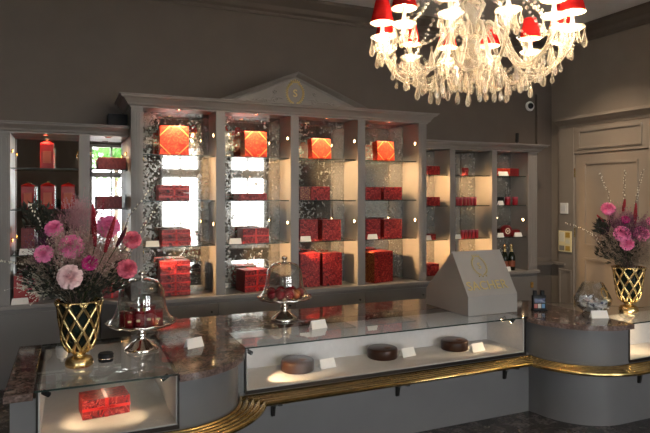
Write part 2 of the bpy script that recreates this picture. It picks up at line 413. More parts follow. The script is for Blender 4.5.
# pediment
AX, AZ = 1.974, 2.765
bm = BM()
tri = [(1.234,2.455),(2.714,2.455),(AX,AZ-.045)]
a = [bm.verts.new((x,YC-.01,z)) for x,z in tri]; b = [bm.verts.new((x,YC+.12,z)) for x,z in tri]
face(bm, a); face(bm, b[::-1])
for i in range(3): face(bm, [a[i],b[i],b[(i+1)%3],a[(i+1)%3]])
ob('pediment', bm, M_CAB, cab)
bm = BM()
rk = [(0,-.055),(.02,-.055),(.03,-.035),(.07,-.02),(.09,-.012),(.10,0),(0,0)]
for s in (-1,1):
    rows = []
    for (x,z) in ((AX+s*.745,2.462),(AX,AZ)):
        rows.append([bm.verts.new((x, YC-o, z+dz)) for o,dz in rk]+[bm.verts.new((x,YC+.12,z)),bm.verts.new((x,YC+.12,z-.055))])
    k = len(rows[0])
    for i in range(k): face(bm, [rows[0][i],rows[0][(i+1)%k],rows[1][(i+1)%k],rows[1][i]])
    face(bm, rows[0]); face(bm, rows[1][::-1])
ob('raking_cornice', bm, M_CAB, cab)
# carved tympanum scrolls
bm = BM()
for s in (-1,1):
    for (cx,cz,r0,t) in ((.20,2.50,.035,1.6),(.30,2.485,.028,-1.5),(.39,2.48,.02,1.4),(.20,2.58,.022,-1.3)):
        pts = [(AX+s*(cx+r0*(1-q/14)*math.cos(t*q/2.2)), YC-.012, cz+r0*(1-q/14)*math.sin(t*q/2.2)) for q in range(12)]
        tube(bm, pts, .006, 5)
    tube(bm, [(AX+s*(.13+.05*q), YC-.012, 2.52-.007*q+.012*math.sin(q*2)) for q in range(8)], .006, 5)
ob('carved_scrollwork', bm, M_CAB, cab, smooth=True)
# gold crest
def crest(bm, M, s=1.0, r=.003):
    def W(x,z): return M @ Vector((x*s,0,z*s))
    for sd in (-1,1):
        for q in range(13):
            a = -PI/2+sd*(.25+q*.20); rr = .062
            x, z = rr*.85*math.cos(a), rr*1.05*math.sin(a)
            for da in (-.5,.5):
                tube(bm, [W(x,z), W(x+.016*math.cos(a+da), z+.016*math.sin(a+da))], r*1.3*s, 4, r2=r*.5*s)
        tube(bm, [W(.85*.062*math.cos(-PI/2+sd*(.2+q*.2)), 1.05*.062*math.sin(-PI/2+sd*(.2+q*.2))) for q in range(14)], r*.7*s, 4)
    for q in range(-2,3): tube(bm, [W(q*.012,.072), W(q*.016,.092-abs(q)*.003)], r*1.2*s, 4); 
    tube(bm, [W(-.03,.072), W(.03,.072)], r*1.4*s, 4)
    for (x,z) in ((-.03,-.078),(.03,-.078),(0,-.08)): ball(bm, W(x,z), .006*s, 1)
def letter_mesh(txt, size, depth=.002):
    cu = bpy.data.curves.new('t','FONT'); cu.body = txt; cu.size = size; cu.extrude = depth; cu.align_x = 'CENTER'; cu.space_character = 1.04; cu.offset = size*.007
    o = bpy.data.objects.new('t', cu); COL.objects.link(o); bpy.context.view_layer.update()
    me = bpy.data.meshes.new_from_object(o.evaluated_get(bpy.context.evaluated_depsgraph_get())); bpy.data.objects.remove(o); return me
MC = Matrix.Translation((AX, YC-.014, 2.575))
bm = BM(); crest(bm, MC, 1.45, .0028); cr = ob('crest', bm, M_GOLDPAINT, cab, label='gold crest with crown and laurel wreath')
me = letter_mesh('S', .10); bm = BM(); bm.from_mesh(me); bmesh.ops.transform(bm, matrix=Matrix.Translation((AX,YC-.014,2.540)) @ Matrix.Rotation(PI/2,4,'X'), verts=bm.verts)
ob('letter', bm, M_GOLDPAINT, cr, norm=False)
# ledge + base of central cabinet, splayed ends
path = [(.22,5.43),(.455,5.195),(3.495,5.195),(3.73,5.43)]
bm = BM(); prism(bm, [(.22,5.43),(.455,5.195),(3.495,5.195),(3.73,5.43),(3.73,5.755),(.22,5.755)], .655, ZL-.001)
ob('ledge', bm, M_CAB, cab, bevel=.006)
bm = BM(); prism(bm, [(.25,5.45),(.475,5.225),(3.475,5.225),(3.70,5.45),(3.70,5.75),(.25,5.75)], 0, .64); prism(bm, [(.24,5.44),(.465,5.215),(3.485,5.215),(3.71,5.44),(3.71,5.75),(.24,5.75)], .630,.6545); ob('base', bm, M_CABDK, cab)
for i in range(4):
    a = .485+i*.7475; b = a+.742
    bm = BM(); box(bm, a, b, 5.205, 5.2245, .06, .622)
    d = ob('cabinet_door', bm, M_CABDK, cab, bevel=.002)
    bm = BM(); tube(bm, [(b-.06,5.205,.55),(b-.06,5.19,.55)], .006, 8); ball(bm,(b-.06,5.185,.55),.010,2); ob('knob', bm, M_IRON, d, smooth=True)
for a, b in BAY:
    m = (a+b)/2
    downlight(m, YC+.075, 2.369, cab, 34, (m-.03, YC+.15, 1.9))
    for z, zl in ((2.145, 1.915),(1.335, 1.10)):
        puck(b, YC+.055, z, -1, cab, 1.0); puck(a, YC+.06, zl, 1, cab, 22)

# ---- wing cabinets
def wing(nm, label, stiles, openings, xa, xb, ends):
    e = mt('display_cabinet', ((xa+xb)/2, 5.6, 0), label, 'cabinet', 'grey wall display cabinets')
    for a, b, fl in stiles:
        bm = BM(); box(bm, a, b, YW, YW+.03, ZL, 2.12)
        if fl: flutes(bm, a+.01, b-.01, YW-.008, ZL+.04, 2.09, 4)
        ob('stile', bm, M_CAB, e, bevel=.002)
        bm = BM(); box(bm, a+.008, b-.008, YW+.031, YWB-.001, ZL, 2.119); ob('divider', bm, M_CAB, e)
    bm = BM(); box(bm, xa, xb, YW+.001, YWB, 2.12, 2.14); ob('cabinet_top', bm, M_CAB, e)
    bm = BM()
    pth = ([(xa,YWB),(xa,YW)] if ends == 'L' else [(xa,YW)])+([(xb,YW),(xb,YWB)] if ends == 'R' else [(xb,YW)])
    sweep_path(bm, pth, corn(2.115,2.205)); box(bm, xa, xb, YW, YWB, 2.141, 2.20); ob('cornice', bm, M_CAB, e)
    bm = BM(); box(bm, xa-.02 if ends == 'L' else 3.732, xb+.02 if ends == 'R' else .218, YW-.02, YWB-.001, .655, ZL-.001); ob('ledge', bm, M_CAB, e, bevel=.006)
    bm = BM(); box(bm, xa if ends == 'L' else 3.712, xb if ends == 'R' else .238, YW+.01, YWB-.002, 0, .654); ob('base', bm, M_CABDK, e)
    for a, b in openings:
        mm = M_MIRROR if ends == 'L' else M_ANT
        bm = BM(); box(bm, a-.007, b+.007, YWB-.012, YWB-.001, ZL, 2.119); ob('mirror_panel', bm, mm, e)
        for z in SH_W: shelf_glass(a-.002, b+.002, YW+.045, YWB-.014, z, e)
        downlight((a+b)/2, YW+.08, 2.119, e, 3)
    return e
wl = wing('l', 'lower grey left wall cabinet with mirrored bays behind the pink bouquet', [(-.62,-.452,True),(.071,.159,False)], [(-.452,.071),(.159,.471)], -.63, .477, 'L')
wr = wing('r', 'lower grey right wall cabinet with three bays holding red tins and champagne', [(3.922,3.994,False),(4.515,4.588,False),(5.063,5.20,True)], [(3.478,3.922),(3.994,4.515),(4.588,5.063)], 3.472, 5.21, 'R')
for a, b, d in ((-.55,.0,0),(.005,.22,0)):
    bm = BM(); box(bm, a, b-.006, YW-.005, YW+.009, .06, .62); ob('cabinet_door', bm, M_CABDK, wl, bevel=.002)
for a, b in ((3.75,4.46),(4.465,5.19)):
    bm = BM(); box(bm, a, b-.006, YW-.005, YW+.009, .06, .62); d = ob('cabinet_door', bm, M_CABDK, wr, bevel=.002)
    bm = BM(); box(bm, b-.10, b-.06, YW-.012, YW-.005, .48, .55); ob('lock_plate', bm, M_BRASS, d)
for (a, b) in ((3.478,3.922),(3.994,4.515)):
    for z in (1.79,1.055): puck(a, YW+.045, z, 1, wr, 17)
for z in (1.30,): puck(5.063, YW+.08, z, -1, wr, 1.6)
for (a, b) in ((-.452,.071),(.159,.471)):
    for z in (1.97,1.22): puck(b, YW+.10, z, -1, wl, 3); puck(a, YW+.1, z, 1, wl, 9)

# ================================================================== PRODUCTS ON THE SHELVES
def bow(bm, c, s, ax='y'):
    c = Vector(c)
    for sd in (-1,1):
        pts = [c, c+Vector((sd*s*.5,-s*.12,s*.32)), c+Vector((sd*s,-s*.15,s*.28)), c+Vector((sd*s*.95,-s*.12,-s*.12)), c+Vector((sd*s*.4,-s*.08,-s*.05)), c]
        tube(bm, pts, s*.13, 5, flat=.4)
        tube(bm, [c, c+Vector((sd*s*.45,-s*.06,-s*.45)), c+Vector((sd*s*.6,-s*.05,-s*.8))], s*.12, 4, flat=.35)
    ball(bm, c, s*.2, 1)
def gift(x0, x1, z0, z1, y0, label, group, m=None, dep=.16, rz=0, tilt=0, ribbon='bow', rib=None, name='gift_box', side=None):
    w, h = x1-x0, z1-z0; cx = (x0+x1)/2
    e = local(mt(name, (cx, y0+dep/2, z0+.0005), label, 'box', group, rz))
    e.rotation_euler = (-tilt,0,rz)
    mm = m or M_RED
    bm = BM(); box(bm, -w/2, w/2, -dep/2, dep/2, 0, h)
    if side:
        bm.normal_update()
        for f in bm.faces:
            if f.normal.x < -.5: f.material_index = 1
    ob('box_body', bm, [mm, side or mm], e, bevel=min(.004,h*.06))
    rb = rib or M_RIBBON
    t = .0016
    if ribbon in ('bow','band'):
        bm = BM(); rw = min(.018,w*.1)
        box(bm, -rw/2, rw/2, -dep/2-t, -dep/2, 0, h+t); box(bm, -rw/2, rw/2, -dep/2-t, dep/2, h, h+t)
        box(bm, -w/2-t, w/2+t, -dep/2-t, -dep/2, h*.5-rw*.4, h*.5+rw*.4)
        ob('ribbon', bm, rb, e)
        if ribbon == 'bow':
            bm = BM(); bow(bm, (0,-dep/2-t-.004,h*.5), min(h*.42,.045)); ob('bow', bm, rb, e, smooth=True)
    elif ribbon == 'corner':
        q = .36*w; rw = .0095
        for (ax_, az, bx, bz) in ((-w/2,h-q,-w/2+q,h),(w/2-q,h,w/2,h-q),(-w/2,q,-w/2+q,0),(w/2-q,0,w/2,q)):
            d = Vector((bx-ax_,0,bz-az)).normalized(); nn = Vector((-d.z,0,d.x))*rw/2
            A, B = Vector((ax_,-dep/2-t,az)), Vector((bx,-dep/2-t,bz))
            vs = [A-nn,B-nn,B+nn,A+nn]
            vs = [Vector((max(-w/2-t,min(w/2+t,v.x)),v.y,max(0,min(h+t,v.z)))) for v in vs]
            bm = BM(); f0 = [bm.verts.new(v) for v in vs]; f1 = [bm.verts.new(v+Vector((0,t,0))) for v in vs]
            face(bm,f0); face(bm,f1[::-1])
            for i in range(4): face(bm,[f0[i],f1[i],f1[(i+1)%4],f0[(i+1)%4]])
            ob('ribbon', bm, rib or M_GRIB, e)
        bm = BM(); bow(bm, (0.1*w,-dep/2-.006,.018), .016); ob('bow', bm, rib or M_GRIB, e, smooth=True)
    return e
BN = ['leftmost','second','third','rightmost']
SN = ['top glass shelf','middle glass shelf','lowest glass shelf','the ledge']
def cz(k): return (SH_C+[ZL])[k]
def wz(k): return (SH_W+[ZL])[k]
def cgift(bay, sh, u0, u1, vt, what, Y=None, stack=1, **k):
    Y = Y or YC+.09
    x0, x1 = xat(u0,Y), xat(u1,Y); z0 = cz(sh); z1 = zat((u0+u1)/2, vt, Y); h = (z1-z0)/stack
    out = []
    for i in range(stack):
        pos = ''
        if stack == 2: pos = [', lower of pair,',', upper of pair,'][i]
        if stack > 2: pos = [', bottom of stack,',', second from stack bottom,',', second from stack top,',', topmost of stack,'][i]
        jx = R.uniform(-.004,.004) if stack > 1 else 0
        out.append(gift(x0+jx, x1+jx, z0+i*(h+.0), z0+(i+1)*h-.001, Y, '%s%s on %s, %s central bay'%(what, pos, SN[sh], BN[bay]), 'gift boxes in the central cabinet', **k))
    return out
# bay 1
cgift(0,0,160,189,126,'square red gift box with gold corner ribbons', m=M_LITRED, dep=.10, ribbon='corner', tilt=.06, rz=-.04)
cgift(0,1,159,190,185,'flat red patterned box with bow', stack=2, m=M_RED, dep=.18)
cgift(0,2,162,191,229.5,'wide red patterned box with bow', stack=2, m=M_RED, dep=.18)
cgift(0,3,160.5,190.5,261,'flat bright red ribboned box', Y=YC+.12, stack=4, m=M_LITRED if False else M_RED, dep=.18)
# bay 2
cgift(1,0,244,267,131.5,'upright red gift box with gold corner ribbons', m=M_LITRED, dep=.12, ribbon='corner', rz=.10, tilt=.05, side=M_GPAT)
cgift(1,1,238,267,193.3,'low flat crimson patterned box', m=M_RED2, dep=.18, ribbon='none')
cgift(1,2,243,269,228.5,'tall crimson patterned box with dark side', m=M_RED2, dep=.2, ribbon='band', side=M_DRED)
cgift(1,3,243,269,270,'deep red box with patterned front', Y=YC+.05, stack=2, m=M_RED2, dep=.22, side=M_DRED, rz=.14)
# bay 3
cgift(2,0,311.5,331.5,138.5,'tilted red gift box with gold corner ribbons', m=M_LITRED, dep=.09, ribbon='corner', rz=.10, tilt=.10)
cgift(2,1,311,330,186.5,'crimson patterned box', m=M_RED2, dep=.16, ribbon='none')
cgift(2,1,300,310.5,186.5,'dark gold-patterned box tucked at the left', Y=YC+.10, m=M_GPAT, dep=.15, ribbon='none')
cgift(2,2,300,318,219.5,'left one of two crimson cube boxes', m=M_RED2, dep=.15, ribbon='none')
cgift(2,2,322.5,341,219.5,'right one of two crimson cube boxes', m=M_RED2, dep=.15, ribbon='none')
cgift(2,3,300.5,320,253,'left one of two tall crimson boxes', m=M_RED2, dep=.16, ribbon='none')
cgift(2,3,323,342,253,'right one of two tall crimson boxes', m=M_RED2, dep=.16, ribbon='none')
# bay 4
cgift(3,0,376.5,395,141.5,'leaning red gift box with gold corner ribbons', m=M_LITRED, dep=.09, ribbon='corner', rz=.14, tilt=.06)
cgift(3,1,366.5,381,187,'left one of two small crimson boxes', m=M_RED2, dep=.15, ribbon='none')
cgift(3,1,384,402,187,'right one of two small crimson boxes', m=M_RED2, dep=.15, ribbon='none')
cgift(3,2,366.5,380.5,219,'left one of two crimson cube boxes', m=M_RED2, dep=.15, ribbon='none')
cgift(3,2,384.5,402,219,'right one of two crimson cube boxes', m=M_RED2, dep=.15, ribbon='none')
cgift(3,3,371,393,251.5,'large crimson cube box with gold-patterned side', Y=YC+.07, m=M_RED2, dep=.19, ribbon='none', side=M_GPAT, rz=.25)
def wgift(what, u0, u1, vt, sh, Y=None, stack=1, **k):
    Y = Y or YW+.07; x0, x1 = xat(u0,Y), xat(u1,Y); z0 = wz(sh); z1 = zat((u0+u1)/2, vt, Y)
    return gift(x0, x1, z0, z1, Y, what, 'boxes in the wing cabinets', **k)
# left wing
wgift('large plain dark red box on the ledge of the left cabinet behind a white card', 13.5,38.5,275.5,3, m=mat('plain_red_card',(.28,.012,.012),.35), ribbon='none', dep=.2)
wgift('dark red box on the lowest shelf of the left cabinet beside the bouquet', 21,34.5,228,2, m=M_DRED, ribbon='band', dep=.16, rib=M_DRED)
wgift('long muted red box on the top shelf of the narrow left bay', 98,126,157.5,0, m=M_MAUVE, dep=.14, ribbon='none', Y=YW+.09)
wgift('long muted red box on the middle shelf in the narrow left bay', 96.5,122,196,1, m=M_MAUVE, dep=.14, ribbon='none', Y=YW+.09)
wgift('dark red box on the ledge of the narrow left bay behind the glass cloche', 100,124,284,3, m=M_DRED, dep=.15, ribbon='band', Y=YW+.03)
# right wing
wgift('crimson box on the top shelf of the right cabinet, first bay', 427.5,440,166,0, m=M_RED2, ribbon='none', dep=.14)
wgift('crimson box on the middle shelf of the right cabinet, first bay', 427.5,440,197,1, m=M_RED2, ribbon='none', dep=.14)
wgift('small crimson box on the lowest shelf of the right cabinet, first bay', 430,436,234,2, m=M_RED2, ribbon='none', dep=.1)
wgift('red box on the ledge of the right cabinet, first bay', 427.5,439,264,3, m=M_RED, ribbon='none', dep=.16)
wgift('bright red box on the top shelf of the right cabinet, last bay', 497.5,510,168.5,0, m=M_LITRED, ribbon='none', dep=.12)
wgift('dark red box on the top shelf of the right cabinet, last bay', 510.5,519,168.5,0, m=M_DRED, ribbon='none', dep=.12)
wgift('black box on the middle shelf of the right cabinet, last bay', 498,504,197,1, m=M_BLACK, ribbon='none', dep=.1)
# lantern tins (left wing)
def tin(x, y, z, h, w, label, name='lantern_tin', group='red lantern tins in the left cabinet'):
    e = local(mt(name, (x,y,z+.0005), label, 'tin', group))
    bm = BM(); box(bm, -w/2,w/2,-w/2,w/2,0,h*.84); ob('tin_body', bm, M_TIN, e, bevel=.004)
    bm = BM(); box(bm, -w*.3,w*.3,-w/2-.0015,-w/2,h*.18,h*.6); ob('tin_label', bm, M_TINL, e, label='pale orange label')
    bm = BM(); lathe(bm, [(w*.73,h*.84),(w*.69,h*.87),(w*.22,h*.95),(w*.10,h*.96),(0,h*.96)], 4, M=Matrix.Rotation(PI/4,4,'Z')); l = ob('lid', bm, M_TIN, e)
    bm = BM(); ball(bm, (0,0,h*.975), w*.09, 2); ob('knob', bm, M_GOLD, l)
M_TIN = mat('lacquered_red_tin', (.30,.007,.008), .25); M_TINL = mat('tin_label', (.40,.07,.03), .5)
Y = YW+.14
for (u0,u1,vt,s,what) in ((40,54,140,0,'tall red lantern tin alone on the top shelf of the left cabinet'),(21,34.5,182,1,'leftmost of three red lantern tins on the middle shelf of the left cabinet'),
        (40.5,54.5,181.5,1,'middle one of three red lantern tins on the middle shelf of the left cabinet'),(61,75,182,1,'rightmost of three red lantern tins on the middle shelf of the left cabinet')):
    x0,x1 = xat(u0,Y-.05), xat(u1,Y-.05); tin((x0+x1)/2, Y, wz(s), (zat((u0+u1)/2,vt,Y)-wz(s)), x1-x0, what)
# small things on lowest left shelf
def pot(u, v, s, m, label):
    Yp = YW+.12; x = xat(u,Yp); e = local(mt('lidded_jar', (x,Yp,wz(s)+.0005), label, 'jar'))
    bm = BM(); lathe(bm, [(0,0),(.04,0),(.052,.03),(.05,.08),(.04,.10),(0,.10)], 20); ob('jar_body', bm, m, e, smooth=True)
    bm = BM(); lathe(bm, [(.044,.101),(.04,.115),(.012,.13),(.012,.14),(.016,.15),(0,.155)], 20); ob('lid', bm, m, e, smooth=True)
    return e
pot(46,215,2,M_BLACK,'black lidded jar on the lowest shelf of the left cabinet behind the flowers')
pot(62,215,2,M_WHITE,'white lidded jar on the lowest shelf of the left cabinet behind the flowers')
# candles / small tins in right wing
M_CAN = mat('crimson_tin', (.30,.010,.020), .3); M_CAN2 = mat('mauve_tin', (.33,.05,.08), .35)
e0 = local(mt('round_tin', (xat(465,YW+.12), YW+.12, wz(0)+.0005), 'single round red tin alone on the top shelf of the middle right bay', 'tin', 'small round tins in the right cabinet'))
bm = BM(); lathe(bm, [(0,0),(.036,0),(.038,.004),(.038,.066),(.0,.066)], 20); ob('tin_body', bm, M_RED2, e0, smooth=True)
bm = BM(); lathe(bm, [(.0405,.060),(.0405,.085),(.036,.089),(0,.089)], 20); ob('lid', bm, M_RED2, e0, smooth=True)
c0 = local(mt('round_tin', (0,0,0), 'slim red tube tin', 'tin'))
bm = BM(); lathe(bm, [(0,0),(.0185,0),(.0195,.003),(.0195,.080),(0,.080)], 14); ob('tin_body', bm, [M_CAN], c0, smooth=True)
bm = BM(); lathe(bm, [(.0205,.074),(.0205,.094),(.018,.098),(0,.098)], 14); ob('lid', bm, M_CAN2, c0, smooth=True)
first = True
for s, us, nm in ((1,(457.5,460.8,464.5,468,471.8,475),'middle'),(2,(462.5,466,469.6,473.2,476.6),'lowest')):
    for i, u in enumerate(us):
        Yt = YW+.09; p = (xat(u,Yt), Yt, wz(s)+.0005)
        od = ['leftmost','second from left','third from left','fourth from left','fifth from left','sixth from left'][i]
        lb = '%s slim red tube tin, %s shelf of the middle right bay'%(od,nm)
        if first: c0.location = p; c0['label'] = lb; c0['group'] = 'small round tins in the right cabinet'; first = False
        else: dup(c0, p, 0, lb, 'small round tins in the right cabinet')
for i, u in enumerate((507.5,515)):
    j = dup(c0, (xat(u,YW+.1), YW+.1, wz(1)+.0005), 0, '%s squat red tin on the middle shelf of the last right bay'%['left','right'][i], 'small round tins in the right cabinet', (1.75,1.75,1.02))
# round crest box
p = Vector((xat(506,YW+.10), YW+.10, wz(2)+.072))
e = mt('round_gift_box', (p.x,p.y,wz(2)), 'round dark red box with a pale crest in the last right bay', 'box')
M_ = Matrix.Translation(p) @ Matrix.Rotation(PI/2,4,'X')
bm = BM(); lathe(bm, [(0,-.03),(.068,-.03),(.071,-.02),(.071,.022),(.066,.03),(0,.03)], 28, M=M_); ob('box_body', bm, M_DRED, e, smooth=True)
bm = BM(); lathe(bm, [(.026,.0302),(.036,.0302),(.036,.034),(.026,.034)], 20, M=M_); ball(bm, p+Vector((0,-.032,0)), .014, 1, (1,.2,1)); ob('emblem', bm, M_N2, e)
wgift('small dark red box beside the round box in the last right bay', 512,520,230,2, m=M_DRED, ribbon='none', dep=.1, Y=YW+.12)
# champagne bottles
def bottle(x, y, z, label):
    e = local(mt('champagne_bottle', (x,y,z+.0005), label, 'bottle', 'champagne bottles on the ledge'))
    bm = BM(); lathe(bm, [(0,0),(.040,0),(.043,.006),(.043,.15),(.040,.175),(.024,.215),(.016,.235),(.0145,.25)], 24); ob('bottle_body', bm, M_BOT, e, smooth=True)
    bm = BM(); lathe(bm, [(.021,.225),(.0165,.245),(.0155,.28),(.019,.285),(.019,.30),(.012,.315),(0,.316)], 20); ob('foil', bm, M_GOLD, e, smooth=True, label='gold neck foil')
    bm = BM(); lathe(bm, [(.0436,.045),(.0436,.115)], 24); ob('bottle_label', bm, M_BLAB, e, smooth=True)
M_BOT = mat('dark_green_bottle', (.010,.014,.008), .12); M_BLAB = mat('dark_orange_label', (.20,.05,.02), .5)
for u, nm in ((504.5,'left one of two dark champagne bottles with gold foil on the right ledge'),(511.5,'right one of two dark champagne bottles with gold foil on the right ledge')):
    bottle(xat(u,YW+.12), YW+.12, ZL, nm)

# price cards
def card(loc, rz, label, w=.085, h=.042, dp=.03):
    bm = BM(); t = .0015
    for s in (-1,1):
        a = [(-w/2,s*dp/2,0),(w/2,s*dp/2,0),(w/2*.92,0,h),(-w/2*.92,0,h)]
        v0 = [bm.verts.new(p) for p in a]; v1 = [bm.verts.new((p[0],p[1]-s*t*(1 if p[2] == 0 else .4),p[2]-(t if p[2] else 0))) for p in a]
        face(bm,v0); face(bm,v1[::-1])
        for i in range(4): face(bm,[v0[i],v0[(i+1)%4],v1[(i+1)%4],v1[i]])
    o = ob('price_card', bm, M_CARD, None, label, 'card', 'white folded price cards', loc=loc); o.rotation_euler.z = rz; return o
def scard(u, z, Y, label, w=.11): card((xat(u,Y),Y,z+.0005), 0, label, w, .052)
scard(152.5, SH_C[2], YC+.075, 'white price card on the lowest shelf of the leftmost central bay', .115)
scard(235.5, SH_C[2], YC+.075, 'white price card on the lowest shelf of the second central bay', .115)
scard(305.5, SH_C[2], YC+.068, 'white price card before the crimson cubes in the third central bay')
scard(372.5, SH_C[2], YC+.068, 'white price card before the crimson cubes in the rightmost central bay')
scard(20, ZL, YW+.02, 'white price card before the large red box on the left ledge', .13)
scard(27, SH_W[2], YW+.055, 'white price card on the lowest shelf of the left cabinet', .12)
scard(31, SH_W[1], YW+.06, 'white price card before the red tins on the left cabinet middle shelf', .05)
scard(428.5, SH_W[2], YW+.06, 'white price card on the lowest shelf of the first right bay', .06)
scard(458, SH_W[2], YW+.06, 'white price card at the left of the tin row on the lowest right shelf', .07)
scard(503, SH_W[0], YW+.062, 'white price card on the top shelf of the last right bay', .15)
scard(500.5, SH_W[1], YW+.06, 'white price card on the middle shelf of the last right bay', .08)
scard(500.5, SH_W[2], YW+.06, 'white price card left of the round box in the last right bay', .09)
scard(518, SH_W[2], YW+.062, 'white price card right of the round box in the last right bay', .11)
scard(508, ZL, YW+.055, 'white price card before the champagne bottles', .07)

# speaker on the left wing, small spotlight on right wing
x0 = xat(108,5.5); x1 = xat(131,5.5)
bm = BM(); box(bm, x0, min(x1,.472), 5.46, 5.66, 2.206, 2.32)
s_ = ob('loudspeaker', bm, M_BLACK, None, 'black box loudspeaker on top of the left cabinet beside the central cornice', 'speaker', bevel=.004)
bm = BM(); box(bm, x0+.008, .464, 5.455, 5.4595, 2.214, 2.312); ob('grille', bm, M_WIREBLK, s_)
xx = xat(517,5.6)
e = mt('small_spotlight', (xx,5.6,2.206), 'thin dark upright spotlight on top of the right cabinet', 'lamp')
bm = BM(); tube(bm,[(xx,5.6,2.206),(xx,5.6,2.25)],.008,8); ob('stand', bm, M_IRON, e)
bm = BM(); tube(bm,[(xx,5.6,2.25),(xx+.004,5.6,2.36)],.022,12); ob('lamp_head', bm, M_IRON, e)

# ================================================================== COUNTER
ZT = .70
AL = (.50,3.39); RL = .405; AR = (3.53,3.28); RR = .40
# ---- left counter
lc = mt('display_counter', (.2,3.4,0), 'left grey counter with a glass display case holding one red box', 'counter', 'grey display counters')
aL = arc(AL[0],AL[1],RL,-90,0,20)
bm = BM(); prism(bm, [(-.25,2.985)]+aL+[(.905,4.24),(.66,4.24),(.34,3.86),(-.25,3.86)], 0, .43); ob('base', bm, M_COUNTER, lc, smooth=True)
bm = BM(); prism(bm, aL+[(.905,4.24),(.66,4.24),(.50,4.05)], .4305, .664); ob('curved_panel', bm, M_COUNTER, lc, smooth=True)
bm = BM(); box(bm, -.25,-.14,2.985,3.86,.4305,.664); box(bm,-.139,.499,3.79,3.86,.4305,.69); ob('side_panel', bm, M_COUNTER, lc)
def case(parent, x0, x1, y0, y1, z0=.431):
    bm = BM(); box(bm, x0+.006,x1-.006,y0+.008,y1,z0,z0+.012); ob('case_floor', bm, M_LINING, parent)
    bm = BM(); box(bm, x0,x0+.006,y0+.008,y1,z0,ZT-.01); ob('case_lining', bm, M_LINING, parent)
    bm = BM(); box(bm, x1-.006,x1,y0+.008,y1,z0,ZT-.01); ob('case_lining', bm, M_LINING, parent)
    bm = BM(); box(bm, x0,x1,y1,y1+.006,z0,ZT-.01); ob('case_lining', bm, M_LINING, parent)
    bm = BM(); box(bm, x0,x1,y0,y0+.006,z0,ZT-.0095); ob('front_glass', bm, M_FGLASS, parent)
    bm = BM(); f = .009
    box(bm,x0-f,x0,y0-.004,y0+.01,z0-.002,ZT-.009); box(bm,x1,x1+f,y0-.004,y0+.01,z0-.002,ZT-.009); box(bm,x0-f,x1+f,y0-.006,y0-.001,z0-.010,z0+.010)
    ob('case_frame', bm, M_FRAME, parent)
def topglass(parent, poly):
    bm = BM(); prism(bm, poly, ZT-.009, ZT); bm.normal_update()
    for f in bm.faces:
        if f.normal.z > .5: f.material_index = 0
        elif f.normal.z < -.5: f.material_index = 2
        else: f.material_index = 1
    return ob('top_glass', bm, [M_TOPGLASS, M_EDGE, M_CLEAR], parent, norm=False)
M_CLEAR = bpy.data.materials.new('clear_pane_underside'); M_CLEAR.use_nodes = True
_t = M_CLEAR.node_tree; _t.nodes.remove(_t.nodes['Principled BSDF']); _tt = _t.nodes.new('ShaderNodeBsdfTransparent'); _tt.inputs[0].default_value = (.97,.98,.975,1); _t.links.new(_tt.outputs[0], _t.nodes['Material Output'].inputs[0])
case(lc, -.135, .497, 2.985, 3.785)
topglass(lc, [(-.152,2.975),(.501,2.975),(.501,3.885),(-.152,3.885)])
bm = BM(); box(bm, -.275,-.154,2.945,3.885,.666,ZT+.001); ob('granite_strip', bm, M_GRANITE, lc, bevel=.004)
def case_spot(parent, x, y, z, to, w, size=55, rad=.013):
    d = (Vector(to)-Vector((x,y,z))).normalized(); p = Vector((x,y,z))
    bm = BM(); tube(bm, [p-d*.018, p+d*.018], rad, 14); s = ob('spotlight', bm, M_BLACK, parent, smooth=True, label='small black spotlight on a brass pin')
    bm = BM(); tube(bm, [p-d*.004, p-d*.004+Vector((0,.02,.0)), p+Vector((0,.03,0))], .003, 6); ob('pin', bm, M_BRASS, s)
    bm = BM(); tube(bm, [p+d*.0185, p+d*.0195], rad*.7, 12); ob('lens', bm, M_WARM, s)
    spot(p+d*.022, to, w, size, .7, (1,.70,.38), .008)
case_spot(lc, -.105, 3.10, .645, (.12,3.24,.45), 1.7, 75)
case_spot(lc, .455, 3.12, .645, (.20,3.20,.45), 1.4, 75)
point((.18,3.55,.64), .12, (1,.78,.52))
# ---- centre counter
cc = mt('display_counter', (2.0,3.8,0), 'long central grey counter with a glass case of three chocolate cakes', 'counter', 'grey display counters')
bm = BM(); box(bm, .907,3.113,3.337,4.24,0,.43); box(bm,.907,.945,3.345,4.24,.4305,.664); box(bm,.946,3.113,3.76,4.24,.4305,.664); ob('base', bm, M_COUNTER, cc)
case(cc, .957, 3.075, 3.335, 3.752)
topglass(cc, [(.947,3.325),(3.083,3.325),(3.083,3.86),(.947,3.86)])
case_spot(cc, 1.00, 3.42, .645, (1.25,3.48,.47), 6, 50)
case_spot(cc, 3.02, 3.50, .66, (2.72,3.55,.45), 3, 50)
case_spot(cc, 3.035, 3.42, .66, (2.9,3.5,.45), .7, 60)
# ---- right counter
rc = mt('display_counter', (3.9,3.3,0), 'right grey counter with a rounded corner and a warm lit display case', 'counter', 'grey display counters')
aR = arc(AR[0],AR[1],RR,180,270,20)
bm = BM(); prism(bm, [(3.115,4.1),(3.115,3.34)]+aR+[(4.7,2.88),(4.7,3.22),(4.2,3.22),(3.25,4.1)], 0, .43); ob('base', bm, M_COUNTER, rc, smooth=True)
bm = BM(); prism(bm, [(3.115,4.1),(3.115,3.34)]+aR+[(3.592,2.88),(3.592,3.72),(3.25,4.1)], .4305, .664); ob('curved_panel', bm, M_COUNTER, rc, smooth=True)
bm = BM(); box(bm, 3.593,4.7,3.17,3.22,.4305,.664); ob('back_panel', bm, M_COUNTER, rc)
case(rc, 3.604, 4.68, 2.88, 3.16)
topglass(rc, [(3.604,2.87),(4.7,2.87),(4.7,3.25),(4.2,3.25),(3.604,3.80)])
case_spot(rc, 3.66, 2.98, .60, (3.9,3.05,.44), 1.0, 80)
